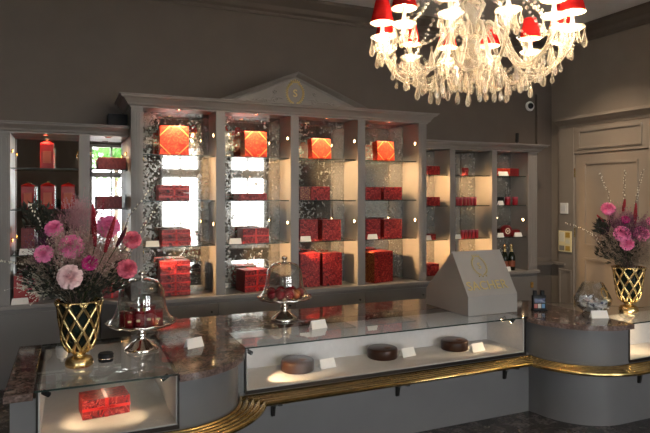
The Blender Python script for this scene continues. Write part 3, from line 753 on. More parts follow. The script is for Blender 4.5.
point((3.85,3.05,.64), .8, (1,.74,.42))
# ---- granite top
gl = [(.503,2.945)]+arc(.503,3.39,.442,-90,0,22)[1:]+[(.945,3.86)]
bm = BM()
parts = [gl+[(.503,3.86)], [(.503,3.86),(.945,3.86),(.945,4.29),(.655,4.29),(.33,3.89),(.503,3.89)], [(.945,3.86),(3.085,3.86),(3.085,4.28),(.945,4.29)],
         [(3.085,3.86),(3.085,3.28)]+arc(3.53,3.28,.44,180,270,22)[1:]+[(3.602,2.84),(3.602,3.805),(3.085,4.28)]]
for q in parts:
    bm2 = BM(); prism(bm2, q, .666, ZT+.001)
    me_ = bpy.data.meshes.new('tmp'); bm2.to_mesh(me_); bm2.free(); bm.from_mesh(me_)
bmesh.ops.remove_doubles(bm, verts=bm.verts, dist=.0005)
dd_ = [f for f in bm.faces if abs(f.normal.z) < .3 and sum(1 for g_ in bm.faces if g_ is not f and (g_.calc_center_median()-f.calc_center_median()).length < 1e-4)]
bmesh.ops.delete(bm, geom=dd_, context='FACES_ONLY')
gt = ob('granite_countertop', bm, M_GRANITE, None, 'polished brown granite worktop curving behind the glass between the counters', 'countertop')
# ---- brass rail shelf
rail = mt('brass_rail', (2.0,3.2,.41), 'brass shelf of parallel tubes running round the front of all counters below the glass cases', 'rail')
for i in range(5):
    o = .017+.0345*i; r = RL+o
    yl = 3.337-o
    aend = math.degrees(math.asin(max(-1,min(1,(yl-AL[1])/r))))
    p = [(-.30,2.985-o)]+arc(AL[0],AL[1],r,-90,aend,22)
    rr = RR+o; a2 = math.degrees(math.asin(max(-1,min(1,(yl-AR[1])/rr))))
    p += arc(AR[0],AR[1],rr,180-a2,270,22)+[(4.7,2.88-o)]
    bm = BM(); tube(bm, [(x,y,.404) for x,y in p], .0155, 10); ob('rail_tube', bm, M_BRASS, rail, smooth='all')
for (x,y,a) in ((1.12,3.337,0),(1.985,3.337,0),(2.88,3.337,0),(3.69,2.88,0),(.3,2.985,0)):
    bm = BM(); Mx = Matrix.Translation((x,y,0))
    prof = [(0,.388),(-.15,.388),(-.15,.376),(-.065,.362),(-.028,.33),(-.016,.27),(0,.27)]
    a_ = [bm.verts.new((x-.010,y+q,z)) for q,z in prof]; b_ = [bm.verts.new((x+.010,y+q,z)) for q,z in prof]
    face(bm,a_); face(bm,b_[::-1])
    for i in range(7): face(bm,[a_[i],b_[i],b_[(i+1)%7],a_[(i+1)%7]])
    ob('bracket', bm, M_IRON, rail, label='dark iron bracket')

# ---- cakes
def cake(x, y, label, r=.115):
    z = .444; e = local(mt('chocolate_cake', (x,y,z), label, 'cake', 'chocolate cakes in the central case'))
    bm = BM(); lathe(bm, [(0,0),(r-.004,0),(r,.006),(r,.058),(r-.004,.066),(r-.012,.070),(0,.070)], 40); ob('cake_body', bm, M_CHOC, e, smooth=True)
    bm = BM(); lathe(bm, [(0,.0705),(.026,.0705),(.028,.073),(.024,.075),(0,.075)], 24, (r*.25,-r*.25,0)); ob('chocolate_seal', bm, M_SEAL, e, smooth=True)
for u, v, lb in ((297.5,374.5,'leftmost chocolate cake in the case, lit golden by the spotlight'),(382.5,361.5,'middle chocolate cake in the long glass case'),(454.5,353,'rightmost chocolate cake in the case beside a bright card')):
    d = (EYE-.444)*F/(v-195); p = pt(u,v,d); cake(p.x+.10*math.tan(TH+math.atan((u-325)/F)), p.y+.10, lb, {297.5:.112,382.5:.108,454.5:.102}[u])
for u, v, lb, rz in ((328,368,'white card right of the leftmost chocolate cake',.15),(409,356.5,'white card right of the middle chocolate cake',.15),(478.5,351.5,'bright white card right of the rightmost chocolate cake',.1)):
    d = (EYE-.444)*F/(v-195); p = pt(u,v,d); card((p.x,p.y+.02,.4445), rz, lb, .12, .058, .05)
# red box in left case
gift(.050,.285,.4435,.540,3.235,'red patterned gift box lying inside the left glass case','box in the left case', m=M_RED, dep=.17, rz=.10)
# cards on top
for u, v, z, lb, rz, w in ((194,347,ZT+.0015,'white folded card on the granite right of the left cloche',.35,.11),(318,328,ZT+.0005,'white folded card on the glass top right of the middle cloche',.15,.12)):
    d = (EYE-z)*F/(v-195); p = pt(u,v,d); card((p.x,p.y,z), rz, lb, w, .055, .05)

# ---- black puck jar
p = Vector((.178,3.36,ZT))
e = mt('round_tin', p, 'small round black tin with a silver band on the left glass top', 'tin')
bm = BM(); lathe(bm, [(0,.0006),(.038,.0006),(.040,.004),(.040,.018),(.0,.018)], 28, p); ob('tin_body', bm, M_BLACK, e, smooth=True)
bm = BM(); lathe(bm, [(.0408,.018),(.0408,.021),(.0,.021)], 28, p); ob('band', bm, M_SILVER, e, smooth=True)
bm = BM(); lathe(bm, [(.0405,.0212),(.0405,.04),(.036,.046),(0,.044)], 28, p); ob('lid', bm, M_WIREBLK, e, smooth=True)

# ---- SACHER house
M_HOUSE = painted('matt_grey_board', (.29,.27,.255), .55)
hx0,hx1 = 2.690,3.152
pr = [(3.50,ZT+.002),(3.50,.845),(3.70,1.165),(4.05,.84),(4.05,ZT+.002)]
bm = BM(); a = [bm.verts.new((hx0,y,z)) for y,z in pr]; b = [bm.verts.new((hx1,y,z)) for y,z in pr]
face(bm,a); face(bm,b[::-1])
for i in range(5): face(bm,[a[i],b[i],b[(i+1)%5],a[(i+1)%5]])
hs = ob('house_display', bm, M_HOUSE, None, 'grey house-shaped display box with gold lettering and crest on the counter', 'display', bevel=.0025)
sl = Vector((0,.20,.32)).normalized(); nr = Vector((0,-.32,.20)).normalized()
def slope(u, s, off=.002): return Vector((2.921+u,3.50,.845))+sl*s+nr*off
MS = Matrix((( 1,0,0,0),(0,sl.y,nr.y,0),(0,sl.z,nr.z,0),(0,0,0,1)))
me = letter_mesh('SACHER', .100, .0012); bm = BM(); bm.from_mesh(me)
bmesh.ops.transform(bm, matrix=Matrix.Translation(slope(-.022,.050)) @ MS, verts=bm.verts); ob('lettering', bm, M_GP2, hs, norm=False, label='large gold capital lettering')
bm = BM(); MS2 = Matrix(((1,0,0,0),(0,nr.y*-1,sl.y,0),(0,nr.z*-1,sl.z,0),(0,0,0,1)))
crest(bm, Matrix.Translation(slope(-.028,.245)) @ MS2, 1.1, .0019); cr2 = ob('crest', bm, M_GP2, hs, label='gold wreath crest')
me = letter_mesh('S', .07, .0012); bm = BM(); bm.from_mesh(me)
bmesh.ops.transform(bm, matrix=Matrix.Translation(slope(-.028,.222)) @ MS, verts=bm.verts); ob('letter', bm, M_GP2, cr2, norm=False)

# ---- cake stands with glass domes
def stand(loc, label):
    e = local(mt('cake_stand', loc, label, 'cake stand', 'silver cake stands with glass domes'))
    bm = BM(); prof = [(0,.0008),(.094,.0008),(.097,.006),(.088,.018),(.070,.03),(.054,.045),(.034,.058),(.022,.075),(.032,.088),(.024,.098),(.018,.115),(.026,.132),(.05,.142),(.12,.146),(.185,.150),(.196,.158),(.20,.166),(.194,.168),(.18,.160),(0,.158)]
    lathe(bm, prof, 48)
    for v in bm.verts:
        r = math.hypot(v.co.x,v.co.y)
        if r > .183: k = 1+.02*math.cos(14*math.atan2(v.co.y,v.co.x)); v.co.x *= k; v.co.y *= k; v.co.z += .004*math.cos(14*math.atan2(v.co.y,v.co.x))
    ob('stand', bm, M_SILVER, e, smooth='all')
    bm = BM(); dp = [(.182,.166),(.170,.18),(.152,.21),(.139,.25),(.132,.30),(.128,.34),(.115,.37),(.092,.397),(.055,.412),(.02,.418),(0,.419)]
    inn = [(max(r-.004,0),z-(.004 if r < .06 else .001)) for r,z in dp][::-1]
    lathe(bm, dp, 48); lathe(bm, inn, 48)
    d = ob('glass_dome', bm, M_DOME, e, smooth='all', norm=False)
    bm = BM(); lathe(bm, [(0,.418),(.018,.419),(.010,.424),(.009,.430),(.020,.438),(.022,.448),(.014,.458),(0,.461)], 20); ob('knob', bm, M_SILVER, d, smooth='all')
    return e
P1 = Vector((.383,3.53,ZT)); P2 = Vector((1.418,3.96,ZT+.001))
stand(P1, 'silver cake stand with glass dome over red jars on the left counter')
stand(P2, 'silver cake stand with glass dome over red foil sweets in the middle of the counter')
M_FOIL = mat('red_foil', (.35,.012,.03), .22, .5); M_FOILO = mat('copper_foil', (.7,.25,.08), .25, .7)
n = noise(M_FOIL, 90, 3); bump(M_FOIL, n.outputs[0], .6, .004); n = noise(M_FOILO, 90, 3); bump(M_FOILO, n.outputs[0], .6, .004)
# jars under dome 1
j0 = None
for i, (dx,dy,s) in enumerate(((-.075,-.055,.95),(-.02,-.075,1.15),(.04,-.06,1.2),(.09,-.02,.85),(-.095,.01,.8),(-.04,.0,1.1),(.02,.01,1.25),(-.02,.07,1.05),(.06,.07,.95))):
    where = ['front left','front','front right','right edge','left edge','centre left','tall centre','back left','back right'][i]
    lb = '%s one of the dark red jars under the left glass dome'%where
    loc = P1+Vector((dx,dy,.1585))
    if j0 is None:
        j0 = local(mt('sweet_jar', loc, lb, 'jar', 'dark red jars under the left dome'))
        bm = BM(); lathe(bm, [(0,0),(.026,0),(.028,.004),(.028,.066),(.022,.072),(0,.072)], 18); ob('jar_body', bm, M_CAN, j0, smooth=True)
        bm = BM(); lathe(bm, [(.029,.072),(.029,.088),(0,.089)], 18); ob('lid', bm, M_DRED, j0, smooth=True)
        bm = BM(); box(bm, -.010,.010,-.0295,-.0275,.02,.032); ob('jar_label', bm, M_N0, j0)
        j0.scale = (1,1,s)
    else: dup(j0, loc, R.uniform(-.4,.4), lb, None, (1,1,s))
bf = None
for i, (dx,dy) in enumerate(((-.105,-.03),(-.06,-.085),(.0,-.10),(.06,-.085),(.108,-.03),(-.04,.0),(.03,-.01),(-.08,.06),(.0,.08),(.08,.06))):
    where = ['far left','front left','front centre','front right copper','far right','inner left','inner right','back left','back','back right'][i]
    lb = '%s one of the foil-wrapped sweets under the middle glass dome'%where
    bm = BM(); ball(bm, (0,0,.036), .036, 3)
    for v in bm.verts: v.co += v.co.normalized()*R.uniform(-.001,.001)
    ob('foil_sweet', bm, M_FOILO if i == 3 else M_FOIL, None, lb, 'sweet', 'foil sweets under the middle dome', smooth='all', loc=P2+Vector((dx,dy,.1585)))

# ---- gold lattice vases
def vase(loc, label):
    e = local(mt('gold_vase', loc, label, 'vase', 'gold lattice vases'))
    RP = [(0,.062),(.042,.075),(.066,.10),(.081,.14),(.089,.19),(.094,.24),(.101,.30),(.114,.345)]
    def rad(z):
        for (r0,z0),(r1,z1) in zip(RP,RP[1:]):
            if z <= z1: return r0+(r1-r0)*(z-z0)/(z1-z0)
        return RP[-1][0]
    bm = BM(); lathe(bm, [(0,.0008),(.064,.0008),(.071,.008),(.070,.026),(.060,.044),(.036,.054),(.028,.060),(.038,.068),(.040,.074),(.044,.082),(0,.084)], 28); ob('foot', bm, M_GOLD, e, smooth='all')
    bm = BM(); lathe(bm, [(r-.004 if r else 0,z+.012 if z < .2 else z-.006) for r,z in RP], 28); ob('glass_liner', bm, M_DKGLASS, e, smooth='all')
    bm = BM(); k = 9
    for dr in (-1,1):
        for i in range(k):
            pts = []
            for q in range(15):
                z = .080+(.345-.080)*q/14; a = 2*PI*i/k+dr*q/14*1.55; r = rad(z)+.002
                pts.append((r*math.cos(a),r*math.sin(a),z))
            tube(bm, pts, .0088, 6)
    tube(bm, [(.115*math.cos(2*PI*i/32),.115*math.sin(2*PI*i/32),.345) for i in range(33)], .005, 6)
    ob('lattice', bm, M_GOLD, e, smooth='all')
    return e
M_DKGLASS = mat('dark_green_liner', (.008,.014,.010), .15)
V1 = Vector((.045,3.33,ZT)); V2 = Vector((3.945,3.16,ZT))
vase(V1, 'gold lattice vase on the left glass top holding the large pink bouquet')
vase(V2, 'gold lattice vase at the right end of the counter beside the glass bowl')

# ================================================================== FLOWERS
def fm(name, c, c2, rough=.65):
    m = mat(name, c, rough, Subsurface_Weight=0); n = noise(m, 35, 3); r = ramp(m, n.outputs[0], [(.35,c2),(.65,c)]); L(m, r.outputs[0], P(m).inputs['Base Color']); return m
FP = fm('pink_petal', (.95,.30,.52), (.78,.15,.36)); FH = fm('magenta_petal', (.70,.035,.28), (.45,.015,.15))
FC = fm('coral_petal', (.80,.18,.26), (.55,.08,.13)); FPP = fm('pale_pink_petal', (.93,.68,.66), (.80,.50,.52))
FR_ = fm('amaranth_red', (.36,.012,.03), (.20,.008,.018)); FD = fm('maroon_bud', (.09,.008,.02), (.04,.005,.01))
FB = mat('cream_bud', (.75,.70,.58), .6); FST = mat('brown_stem', (.10,.065,.04), .7); FG = mat('green_stem', (.06,.09,.03), .6)
FDK = fm('dark_foliage', (.045,.045,.03), (.012,.014,.010)); FGR = fm('dried_grass', (.42,.32,.24), (.2,.14,.10)); FSM = fm('pink_smoke', (.50,.26,.28), (.36,.16,.19))
FBE = fm('beige_rose', (.58,.44,.36), (.45,.22,.22)); FPU = fm('plum_flower', (.22,.06,.14), (.12,.03,.07))
def bloom(name, c, r, m, base, label, group, dirn=None, cat='flower'):
    e = mt(name, base, label, cat, group)
    dirn = (dirn or ((c-base).normalized()*.8+Vector((-.15,-.9,.1)))).normalized(); q = dirn.to_track_quat('Z','Y').to_matrix()
    bm = BM()
    for ring, (n_, tilt, ln, wd) in enumerate(((5,.02,.72,.4),(7,.10,.80,.42),(10,.35,.86,.42),(13,.65,.93,.42),(15,.98,.98,.42),(16,1.32,1.0,.42),(16,1.68,.96,.42),(14,2.05,.85,.42))):
        for i in range(n_):
            a = 2*PI*(i+.5*(ring%2))/n_+R.uniform(-.15,.15); t = tilt+R.uniform(-.12,.12)
            rows = []
            for s in range(4):
                f = s/3; bend = t*(.45+.75*f)
                rr = r*ln*f*math.sin(bend)+r*.08; zz = r*ln*f*math.cos(bend)
                w = r*wd*math.sin(PI*(.12+.62*f))*(1+R.uniform(-.1,.1))
                rad = Vector((math.cos(a),math.sin(a),0)); tan = Vector((-math.sin(a),math.cos(a),0))
                rows.append([bm.verts.new(c+q@(rad*(rr+abs(k)*r*-.06)+tan*(w*k*.5)+Vector((0,0,zz+abs(k)*r*.07+R.uniform(-.07,.07)*r)))) for k in (-1,0,1)])
            for x, y in zip(rows,rows[1:]):
                for k in range(2): face(bm,[x[k],x[k+1],y[k+1],y[k]])
    for k in range(16):
        a = k*2.4; rr = .30*r*math.sqrt(k/16); p = c+q@Vector((rr*math.cos(a),rr*math.sin(a),r*(.62-.5*(rr/r)**1.5)))
        ball(bm, p, r*.13, 1, (1,.6,1))
    ob('petals', bm, m, e, smooth='all', norm=False)
    bm = BM(); mid = (c+base)/2+Vector((0,0,.02)); tube(bm, [base, mid, c], .0022, 5); ob('stem', bm, FG, e)
def spike(p0, p1, r, m, base, label, group):
    e = mt('amaranth_spike', base, label, 'flower', group); p0, p1 = Vector(p0), Vector(p1)
    bm = BM(); n_ = 26
    for i in range(n_*5):
        f = i/(n_*5); p = p0.lerp(p1,f); rr = r*math.sin(PI*(.12+.85*f))*.9
        a = i*2.4; off = Vector((math.cos(a),math.sin(a),R.uniform(-.3,.3)))*rr*.75
        ball(bm, p+off, r*.34, 1)
    ob('flower_head', bm, m, e, smooth='all'); bm = BM(); tube(bm,[base,p0],.002,5); ob('stem', bm, FG, e)
def twig(pts, label, group, base):
    e = mt('budding_twig', base, label, 'twig', group)
    pts = [Vector(p) for p in pts]; cur = []
    for i in range(len(pts)-1):
        for s in range(8): cur.append(pts[i].lerp(pts[i+1], s/8))
    cur.append(pts[-1])
    bm = BM(); tube(bm, [base]+cur, .0022, 5, r2=.001); ob('stem', bm, FST, e)
    bm = BM()
    for i, p in enumerate(cur):
        if i < 3: continue
        for s in range(1 if i%2 else 2):
            a = R.uniform(0,6.28); o = Vector((math.cos(a),math.sin(a),R.uniform(-.3,.6)))*.007
            ball(bm, p+o, R.uniform(.0035,.0055), 1, (.85,.85,1.35))
    ob('buds', bm, FB, e, smooth='all')
def filler(name, c, rx, rz, base, n_, m, label, cat, group, blob=.0033, sub=9, seed=1, spread=.024):
    Q = random.Random(seed); bm = BM()
    for i in range(n_):
        while True:
            d = Vector((Q.uniform(-1,1),Q.uniform(-1,1),Q.uniform(-1,1)))
            if .3 < d.length < 1: break
        p = c+Vector((d.x*rx,d.y*rx*.85,d.z*rz))
        b = base+Vector((Q.uniform(-.04,.04),Q.uniform(-.04,.04),0))
        mid = b.lerp(p,.5)+Vector((0,0,.03))
        tube(bm,[b.lerp(mid,.9) if i%5 else b,mid,p],.0008,3,cap=False)
        for s in range(sub):
            q = p+Vector((Q.gauss(0,1),Q.gauss(0,1),Q.gauss(0,1)))*spread
            tube(bm,[p.lerp(mid,.25),q],.0006,3,cap=False)
            ball(bm,q,blob*Q.uniform(.6,1.3),1,(1,1,1))
    return ob(name, bm, m, None, label, cat, group, kind='stuff', norm=False)
def foliage(name, c, rx, rz, base, n_, m, label, group, ls=.03, seed=2):
    Q = random.Random(seed); bm = BM()
    for i in range(n_):
        d = Vector((Q.gauss(0,.5),Q.gauss(0,.5),Q.gauss(0,.5)))
        if d.length > 1: d.normalize()
        p = c+Vector((d.x*rx,d.y*rx*.85,d.z*rz)); ax = (p-base).normalized()+Vector((Q.uniform(-.6,.6),Q.uniform(-.6,.6),Q.uniform(-.6,.6))); ax.normalize()
        sd = ax.cross(Vector((Q.uniform(-1,1),Q.uniform(-1,1),Q.uniform(-1,1)))).normalized(); l = ls*Q.uniform(.6,1.3); w = l*.22
        nn = ax.cross(sd)*l*.12
        v = [bm.verts.new(x) for x in (p, p+ax*l*.35+sd*w, p+ax*l, p+ax*l*.35-sd*w, p+ax*l*.45+nn)]
        face(bm,[v[0],v[1],v[4]]); face(bm,[v[1],v[2],v[4]]); face(bm,[v[2],v[3],v[4]]); face(bm,[v[3],v[0],v[4]])
        if i%4 == 0: tube(bm,[base,base.lerp(p,.5)+Vector((0,0,.02)),p],.0012,3,cap=False)
    return ob(name, bm, m, None, label, 'foliage', group, kind='stuff', norm=False)
def bouquet(V, D, where, blooms, spikes, twigs, fills, gname, seed):
    base = V+Vector((0,0,.30))
    for (u,v,r,m,dd,lb) in blooms: bloom('pink_flower', pt(u,v,D+dd), r, m, base+Vector((R.uniform(-.03,.03),R.uniform(-.03,.03),0)), lb, gname)
    for (u0,v0,u1,v1,r,m,dd,lb) in spikes: spike(pt(u0,v0,D+dd), pt(u1,v1,D+dd), r, m, base, lb, gname)
    for (ps,dd,lb) in twigs: twig([pt(u,v,D+dd) for u,v in ps], lb, gname, base)
    for i,(kind,nm,u,v,dd,rx,rz,n_,m,lb) in enumerate(fills):
        if kind == 'f': filler(nm, pt(u,v,D+dd), rx, rz, base, n_, m, lb, 'dried flowers', gname, seed=seed+i)
        else: foliage(nm, pt(u,v,D+dd), rx, rz, base, n_, m, lb, gname, seed=seed+i, ls=.04)
D1 = V1.x*ST+V1.y*CT
bouquet(V1, D1, 'left', [
 (71.5,247,.060,FP,-.17,'large round pink peony in the centre of the left bouquet'),
 (54,229,.044,FP,-.10,'pink flower at the upper left of the left bouquet'),
 (44,254,.044,FP,-.20,'pink flower at the left edge of the left bouquet'),
 (108,227,.060,FH if False else FP,-.06,'large pink flower at the upper right of the left bouquet'),
 (132,240,.046,FC,-.03,'coral pink flower at the far right of the left bouquet'),
 (70,277,.058,FPP,-.24,'pale blush peony low in the centre of the left bouquet'),
 (90,263,.038,FH,-.18,'magenta flower low right of centre in the left bouquet'),
 (127,269,.050,FC,-.08,'coral flower low at the right of the left bouquet'),
 (31,284,.032,FC,-.05,'small coral flower at the lower left of the left bouquet')],
 [(95,246,93,204,.014,FR_,-.22,'tall dark red amaranth spike left of the pair in the left bouquet'),
  (105,252,115,217,.014,FR_,-.24,'slanting dark red amaranth spike in the left bouquet'),
  (117,246,126,228,.013,FD,-.20,'short maroon amaranth spike at the right of the left bouquet'),
  (100,235,104,196,.008,FR_,.05,'thin red amaranth spike at the back of the left bouquet')],
 [([(118,245),(130,215),(152,188)],.0,'long white budded twig reaching up right from the left bouquet'),
  ([(60,262),(45,232),(30,205)],-.08,'white budded twig leaning left over the left bouquet'),
  ([(55,268),(20,264),(2,261)],-.02,'white budded twig reaching to the far left'),
  ([(50,285),(62,262),(66,240)],-.2,'short white budded twig in front of the left bouquet'),
  ([(125,262),(140,232),(158,205)],.06,'thin white budded twig at the right of the left bouquet')],
 [('f','pink_smoke_bush',84,214,0,.12,.085,44,FSM,'wispy pink smoke bush at the top of the left bouquet'),
  ('f','dried_grass',78,262,0,.27,.15,330,FGR,'brown dried grasses filling the left bouquet'),
  ('f','white_filler_flowers',42,282,-.05,.11,.07,60,FB,'tiny pale filler flowers at the lower left of the left bouquet'),
  ('f','beige_filler_flowers',88,250,-.12,.20,.11,170,FBE,'beige and rose dried filler across the left bouquet'),
  ('f','plum_filler_flowers',50,250,-.02,.12,.10,70,FPU,'small plum coloured filler flowers at the left of the left bouquet'),
  ('l','dark_leaves',80,276,0,.25,.12,1100,FDK,'dark leaves around the rim of the left vase'),
  ('l','dark_leaves',38,218,0,.08,.08,120,FDK,'dark leaves at the upper left of the left bouquet')],
 'flowers in the left gold vase', 11)
D2 = V2.x*ST+V2.y*CT
bouquet(V2, D2, 'right', [
 (608,209,.052,FP,0,'pink flower at the top left of the right bouquet'),
 (622,234,.060,FP,-.12,'large pink peony in the middle of the right bouquet'),
 (627,244,.050,FP,-.14,'pink peony just under the largest in the right bouquet'),
 (641,234,.058,FP,-.10,'pink flower at the right of the right bouquet'),
 (625,220,.034,FH,-.06,'small magenta flower near the top of the right bouquet'),
 (651,222,.040,FP,0,'pink flower cut by the right frame edge')],
 [(635,224,636,203,.014,FR_,-.06,'tall red amaranth spike in the right bouquet'),
  (623,212,625,199,.013,FR_,.0,'short red amaranth spike at the top of the right bouquet'),
  (604,222,597,215,.012,FR_,.0,'small red spike at the left of the right bouquet')],
 [([(612,215),(608,192),(600,174)],.0,'left one of three white budded twigs rising from the right bouquet'),
  ([(624,212),(624,190),(625,171)],.02,'middle one of three white budded twigs rising from the right bouquet'),
  ([(634,212),(638,190),(643,170)],.0,'right one of three white budded twigs rising from the right bouquet'),
  ([(606,250),(595,236),(580,228),(566,223)],.02,'long white budded twig reaching left towards the notice')],
 [('f','dried_grass',624,242,0,.24,.17,230,FGR,'brown dried grasses filling the right bouquet'),
  ('f','pink_smoke_bush',618,216,.02,.12,.08,60,FSM,'wispy pink smoke bush at the top of the right bouquet'),
  ('f','grey_filler_flowers',640,253,-.06,.09,.09,90,FGR,'grey brown filler flowers above the right vase rim'),
  ('f','maroon_filler_flowers',628,228,-.05,.18,.10,120,FPU,'maroon filler flowers across the right bouquet'),
  ('l','dark_leaves',620,252,0,.17,.10,500,FDK,'dark leaves around the rim of the right vase'),
  ('l','dark_leaves',603,228,0,.06,.06,150,FDK,'dark leaves at the left of the right bouquet')],
 'flowers in the right gold vase', 31)

# ---- faceted glass bowl with sweets
B = Vector((3.69,3.27,ZT))
e = mt('glass_bowl', B, 'faceted clear glass bowl with a gold emblem beside the right vase', 'bowl')
bm = BM(); pf = [(0,.001),(.065,.001),(.125,.05),(.138,.10),(.105,.17),(.075,.225)]
lathe(bm, pf, 8, B, M=None); lathe(bm, [(max(0,r-.004),z+.004) for r,z in pf], 8, B); ob('bowl_body', bm, M_BOWL, e, norm=False)
bm = BM(); crest(bm, Matrix.Translation(B+Vector((-.02,-.122,.16))) @ Matrix.Rotation(-.4,4,'X'), .5, .009); ob('emblem', bm, M_GOLD, e)
M_WR = mat('silver_wrapper', (.88,.88,.92), .3, .35); M_WR2 = mat('dark_blue_wrapper', (.09,.10,.2), .25, .4)
w0 = {}
k = 0
for i in range(84):
    lay = i//26; a = R.uniform(0,6.28); rr = R.uniform(0,1)**.5*(.062+.030*min(lay,1))
    z = .022+lay*.027+R.uniform(0,.008); m = M_WR2 if i%6 == 3 else M_WR
    key = m.name
    if key not in w0:
        bm = BM(); box(bm, -.016,.016,-.009,.009,-.008,.008)
        for s in (-1,1):
            for t in range(5):
                aa = -.9+.45*t; v0 = bm.verts.new((s*.016,0,0)); v1 = bm.verts.new((s*.032,.012*math.sin(aa),.012*math.cos(aa)-.004)); v2 = bm.verts.new((s*.031,.012*math.sin(aa+.5),.012*math.cos(aa+.5)-.006)); face(bm,[v0,v1,v2])
        me = bpy.data.meshes.new('wrapped_sweet'); bm.to_mesh(me); bm.free(); me.materials.append(m); w0[key] = me
    o = bpy.data.objects.new('wrapped_sweet', w0[key]); COL.objects.link(o); o.location = B+Vector((rr*math.cos(a),rr*math.sin(a),z)); o.rotation_euler = (R.uniform(-.8,.8),R.uniform(-.8,.8),R.uniform(0,6.28))
    o['label'] = 'dark blue wrapped sweet in the faceted glass bowl' if m is M_WR2 else 'silver wrapped sweet in the faceted glass bowl'; o['category'] = 'sweet'; o['group'] = 'dark blue sweets in the glass bowl' if m is M_WR2 else 'silver sweets in the glass bowl'
d = (EYE-ZT)*F/(318-195); p = pt(599,318,d); card((p.x,p.y,ZT+.0005), -.35, 'white folded card in front of the faceted glass bowl', .13, .055, .04)

# ---- black card display
d = (EYE-ZT)*F/(311.5-195); p = pt(541,311.5,d)+Vector((.01,.03,0))
e = local(mt('card_terminal', (p.x,p.y,ZT+.002), 'small black upright display with coloured cards on the granite corner', 'device', None, -.35))
bm = BM(); box(bm, -.056,.056,-.03,.03,0,.012); box(bm,-.052,.052,-.008,.022,.012,.118); ob('display_body', bm, M_BLACK, e, bevel=.003)
for i in (-1,1): 
    bm = BM(); box(bm, i*.03-.014,i*.03+.014,0,.02,.1185,.155); ob('holder', bm, M_WIREBLK, e, bevel=.003)
for i, cc_ in enumerate(((.4,.1,.08),(.5,.46,.42),(.08,.2,.36))):
    bm = BM(); box(bm, -.042+i*.03,-.018+i*.03,-.011,-.0085,.02,.052); ob('coloured_card', bm, mat('card_colour_%d'%i, cc_, .4), e)
bm = BM(); box(bm,-.04,.04,-.011,-.0085,.062,.095); ob('screen', bm, mat('screen_blue',(.02,.03,.09),.15), e)
# ---- black-handled press behind the house
d = 4.95; p = pt(517,300,d); p.z = ZT+.001; p = Vector((3.36,3.93,ZT+.001))
e = mt('stamp_press', p, 'black handled press with brass foot at the counter back behind the house box', 'tool')
bm = BM(); lathe(bm, [(0,.0),(.05,.0),(.052,.008),(.02,.016),(.0,.016)], 20, p+Vector((.02,0,0))); ob('foot', bm, M_BRASS, e, smooth=True)
bm = BM(); lathe(bm, [(.012,.016),(.016,.06),(.022,.085),(.036,.10),(.04,.125),(.03,.145),(0,.15)], 20, p+Vector((.0,0,0))); ob('handle', bm, M_BLACK, e, smooth='all')

# ================================================================== CHANDELIER
CX, CY = 1.905, 2.44
ch = mt('chandelier', (CX,CY,ZC), 'large crystal chandelier with curved glass arms and small red shades', 'chandelier')
O = Vector((CX,CY,0))
bm = BM(); lathe(bm, [(.0,ZC),(.09,ZC),(.085,ZC-.03),(.03,ZC-.06),(0,ZC-.06)], 20, O); ob('ceiling_rose', bm, M_GOLD, ch, smooth=True)
bm = BM(); tube(bm, [O+Vector((0,0,ZC-.06)),O+Vector((0,0,3.2))], .006, 8); ob('chain', bm, M_GOLD, ch)
bm = BM(); lathe(bm, [(0,3.2),(.03,3.19),(.05,3.15),(.025,3.1),(.03,3.02),(.06,2.98),(.09,2.95),(.03,2.92),(.035,2.82),(.055,2.76),(.03,2.70),(.035,2.62),(.07,2.58),(.05,2.54),(.035,2.50),(.04,2.44),(.06,2.42),(.03,2.38),(.03,2.3)], 16, O); ob('centre_column', bm, M_CRYSTAL, ch, smooth='all')
bm = BM(); lathe(bm, [(.03,2.24),(.05,2.245),(.072,2.27),(.080,2.31),(.082,2.345),(.088,2.36),(.05,2.35)], 20, O); lathe(bm, [(0,2.17),(.02,2.18),(.026,2.2),(.015,2.22),(.03,2.24)], 12, O); ob('cut_glass_bowl', bm, M_CRYSTAL, ch)
drop_me = None
def drop_mesh(l=.055, r=.013):
    bm = BM(); lathe(bm, [(0,0),(r*.3,-.003),(r*.25,-.008),(r*.55,-l*.35),(r,-l*.68),(r*.75,-l*.9),(0,-l)], 6)
    ball(bm, (0,0,.007), .0065, 1)
    me = bpy.data.meshes.new('crystal_drop'); bm.to_mesh(me); bm.free(); me.materials.append(M_CRYSTAL); return me
D_S, D_L = drop_mesh(.05,.012), drop_mesh(.085,.016)
def drop(parent, loc, me, off=Vector((0,0,0))):
    o = bpy.data.objects.new('crystal_drop', me); COL.objects.link(o); o.parent = parent; o.location = Vector(loc)-off; o.rotation_euler.z = R.uniform(0,3)
NA = 12
armpts = [(.05,2.42),(.10,2.47),(.16,2.42),(.22,2.30),(.29,2.225),(.37,2.215),(.44,2.26),(.485,2.33),(.495,2.385)]
def cat(pts, n=4):
    out = []
    for i in range(len(pts)-1):
        p0 = pts[max(i-1,0)]; p1 = pts[i]; p2 = pts[i+1]; p3 = pts[min(i+2,len(pts)-1)]
        for s in range(n):
            t = s/n
            out.append(tuple(.5*((2*p1[k])+(-p0[k]+p2[k])*t+(2*p0[k]-5*p1[k]+4*p2[k]-p3[k])*t*t+(-p0[k]+3*p1[k]-3*p2[k]+p3[k])*t**3) for k in range(2)))
    out.append(pts[-1]); return out
ac = cat(armpts)
proto = None
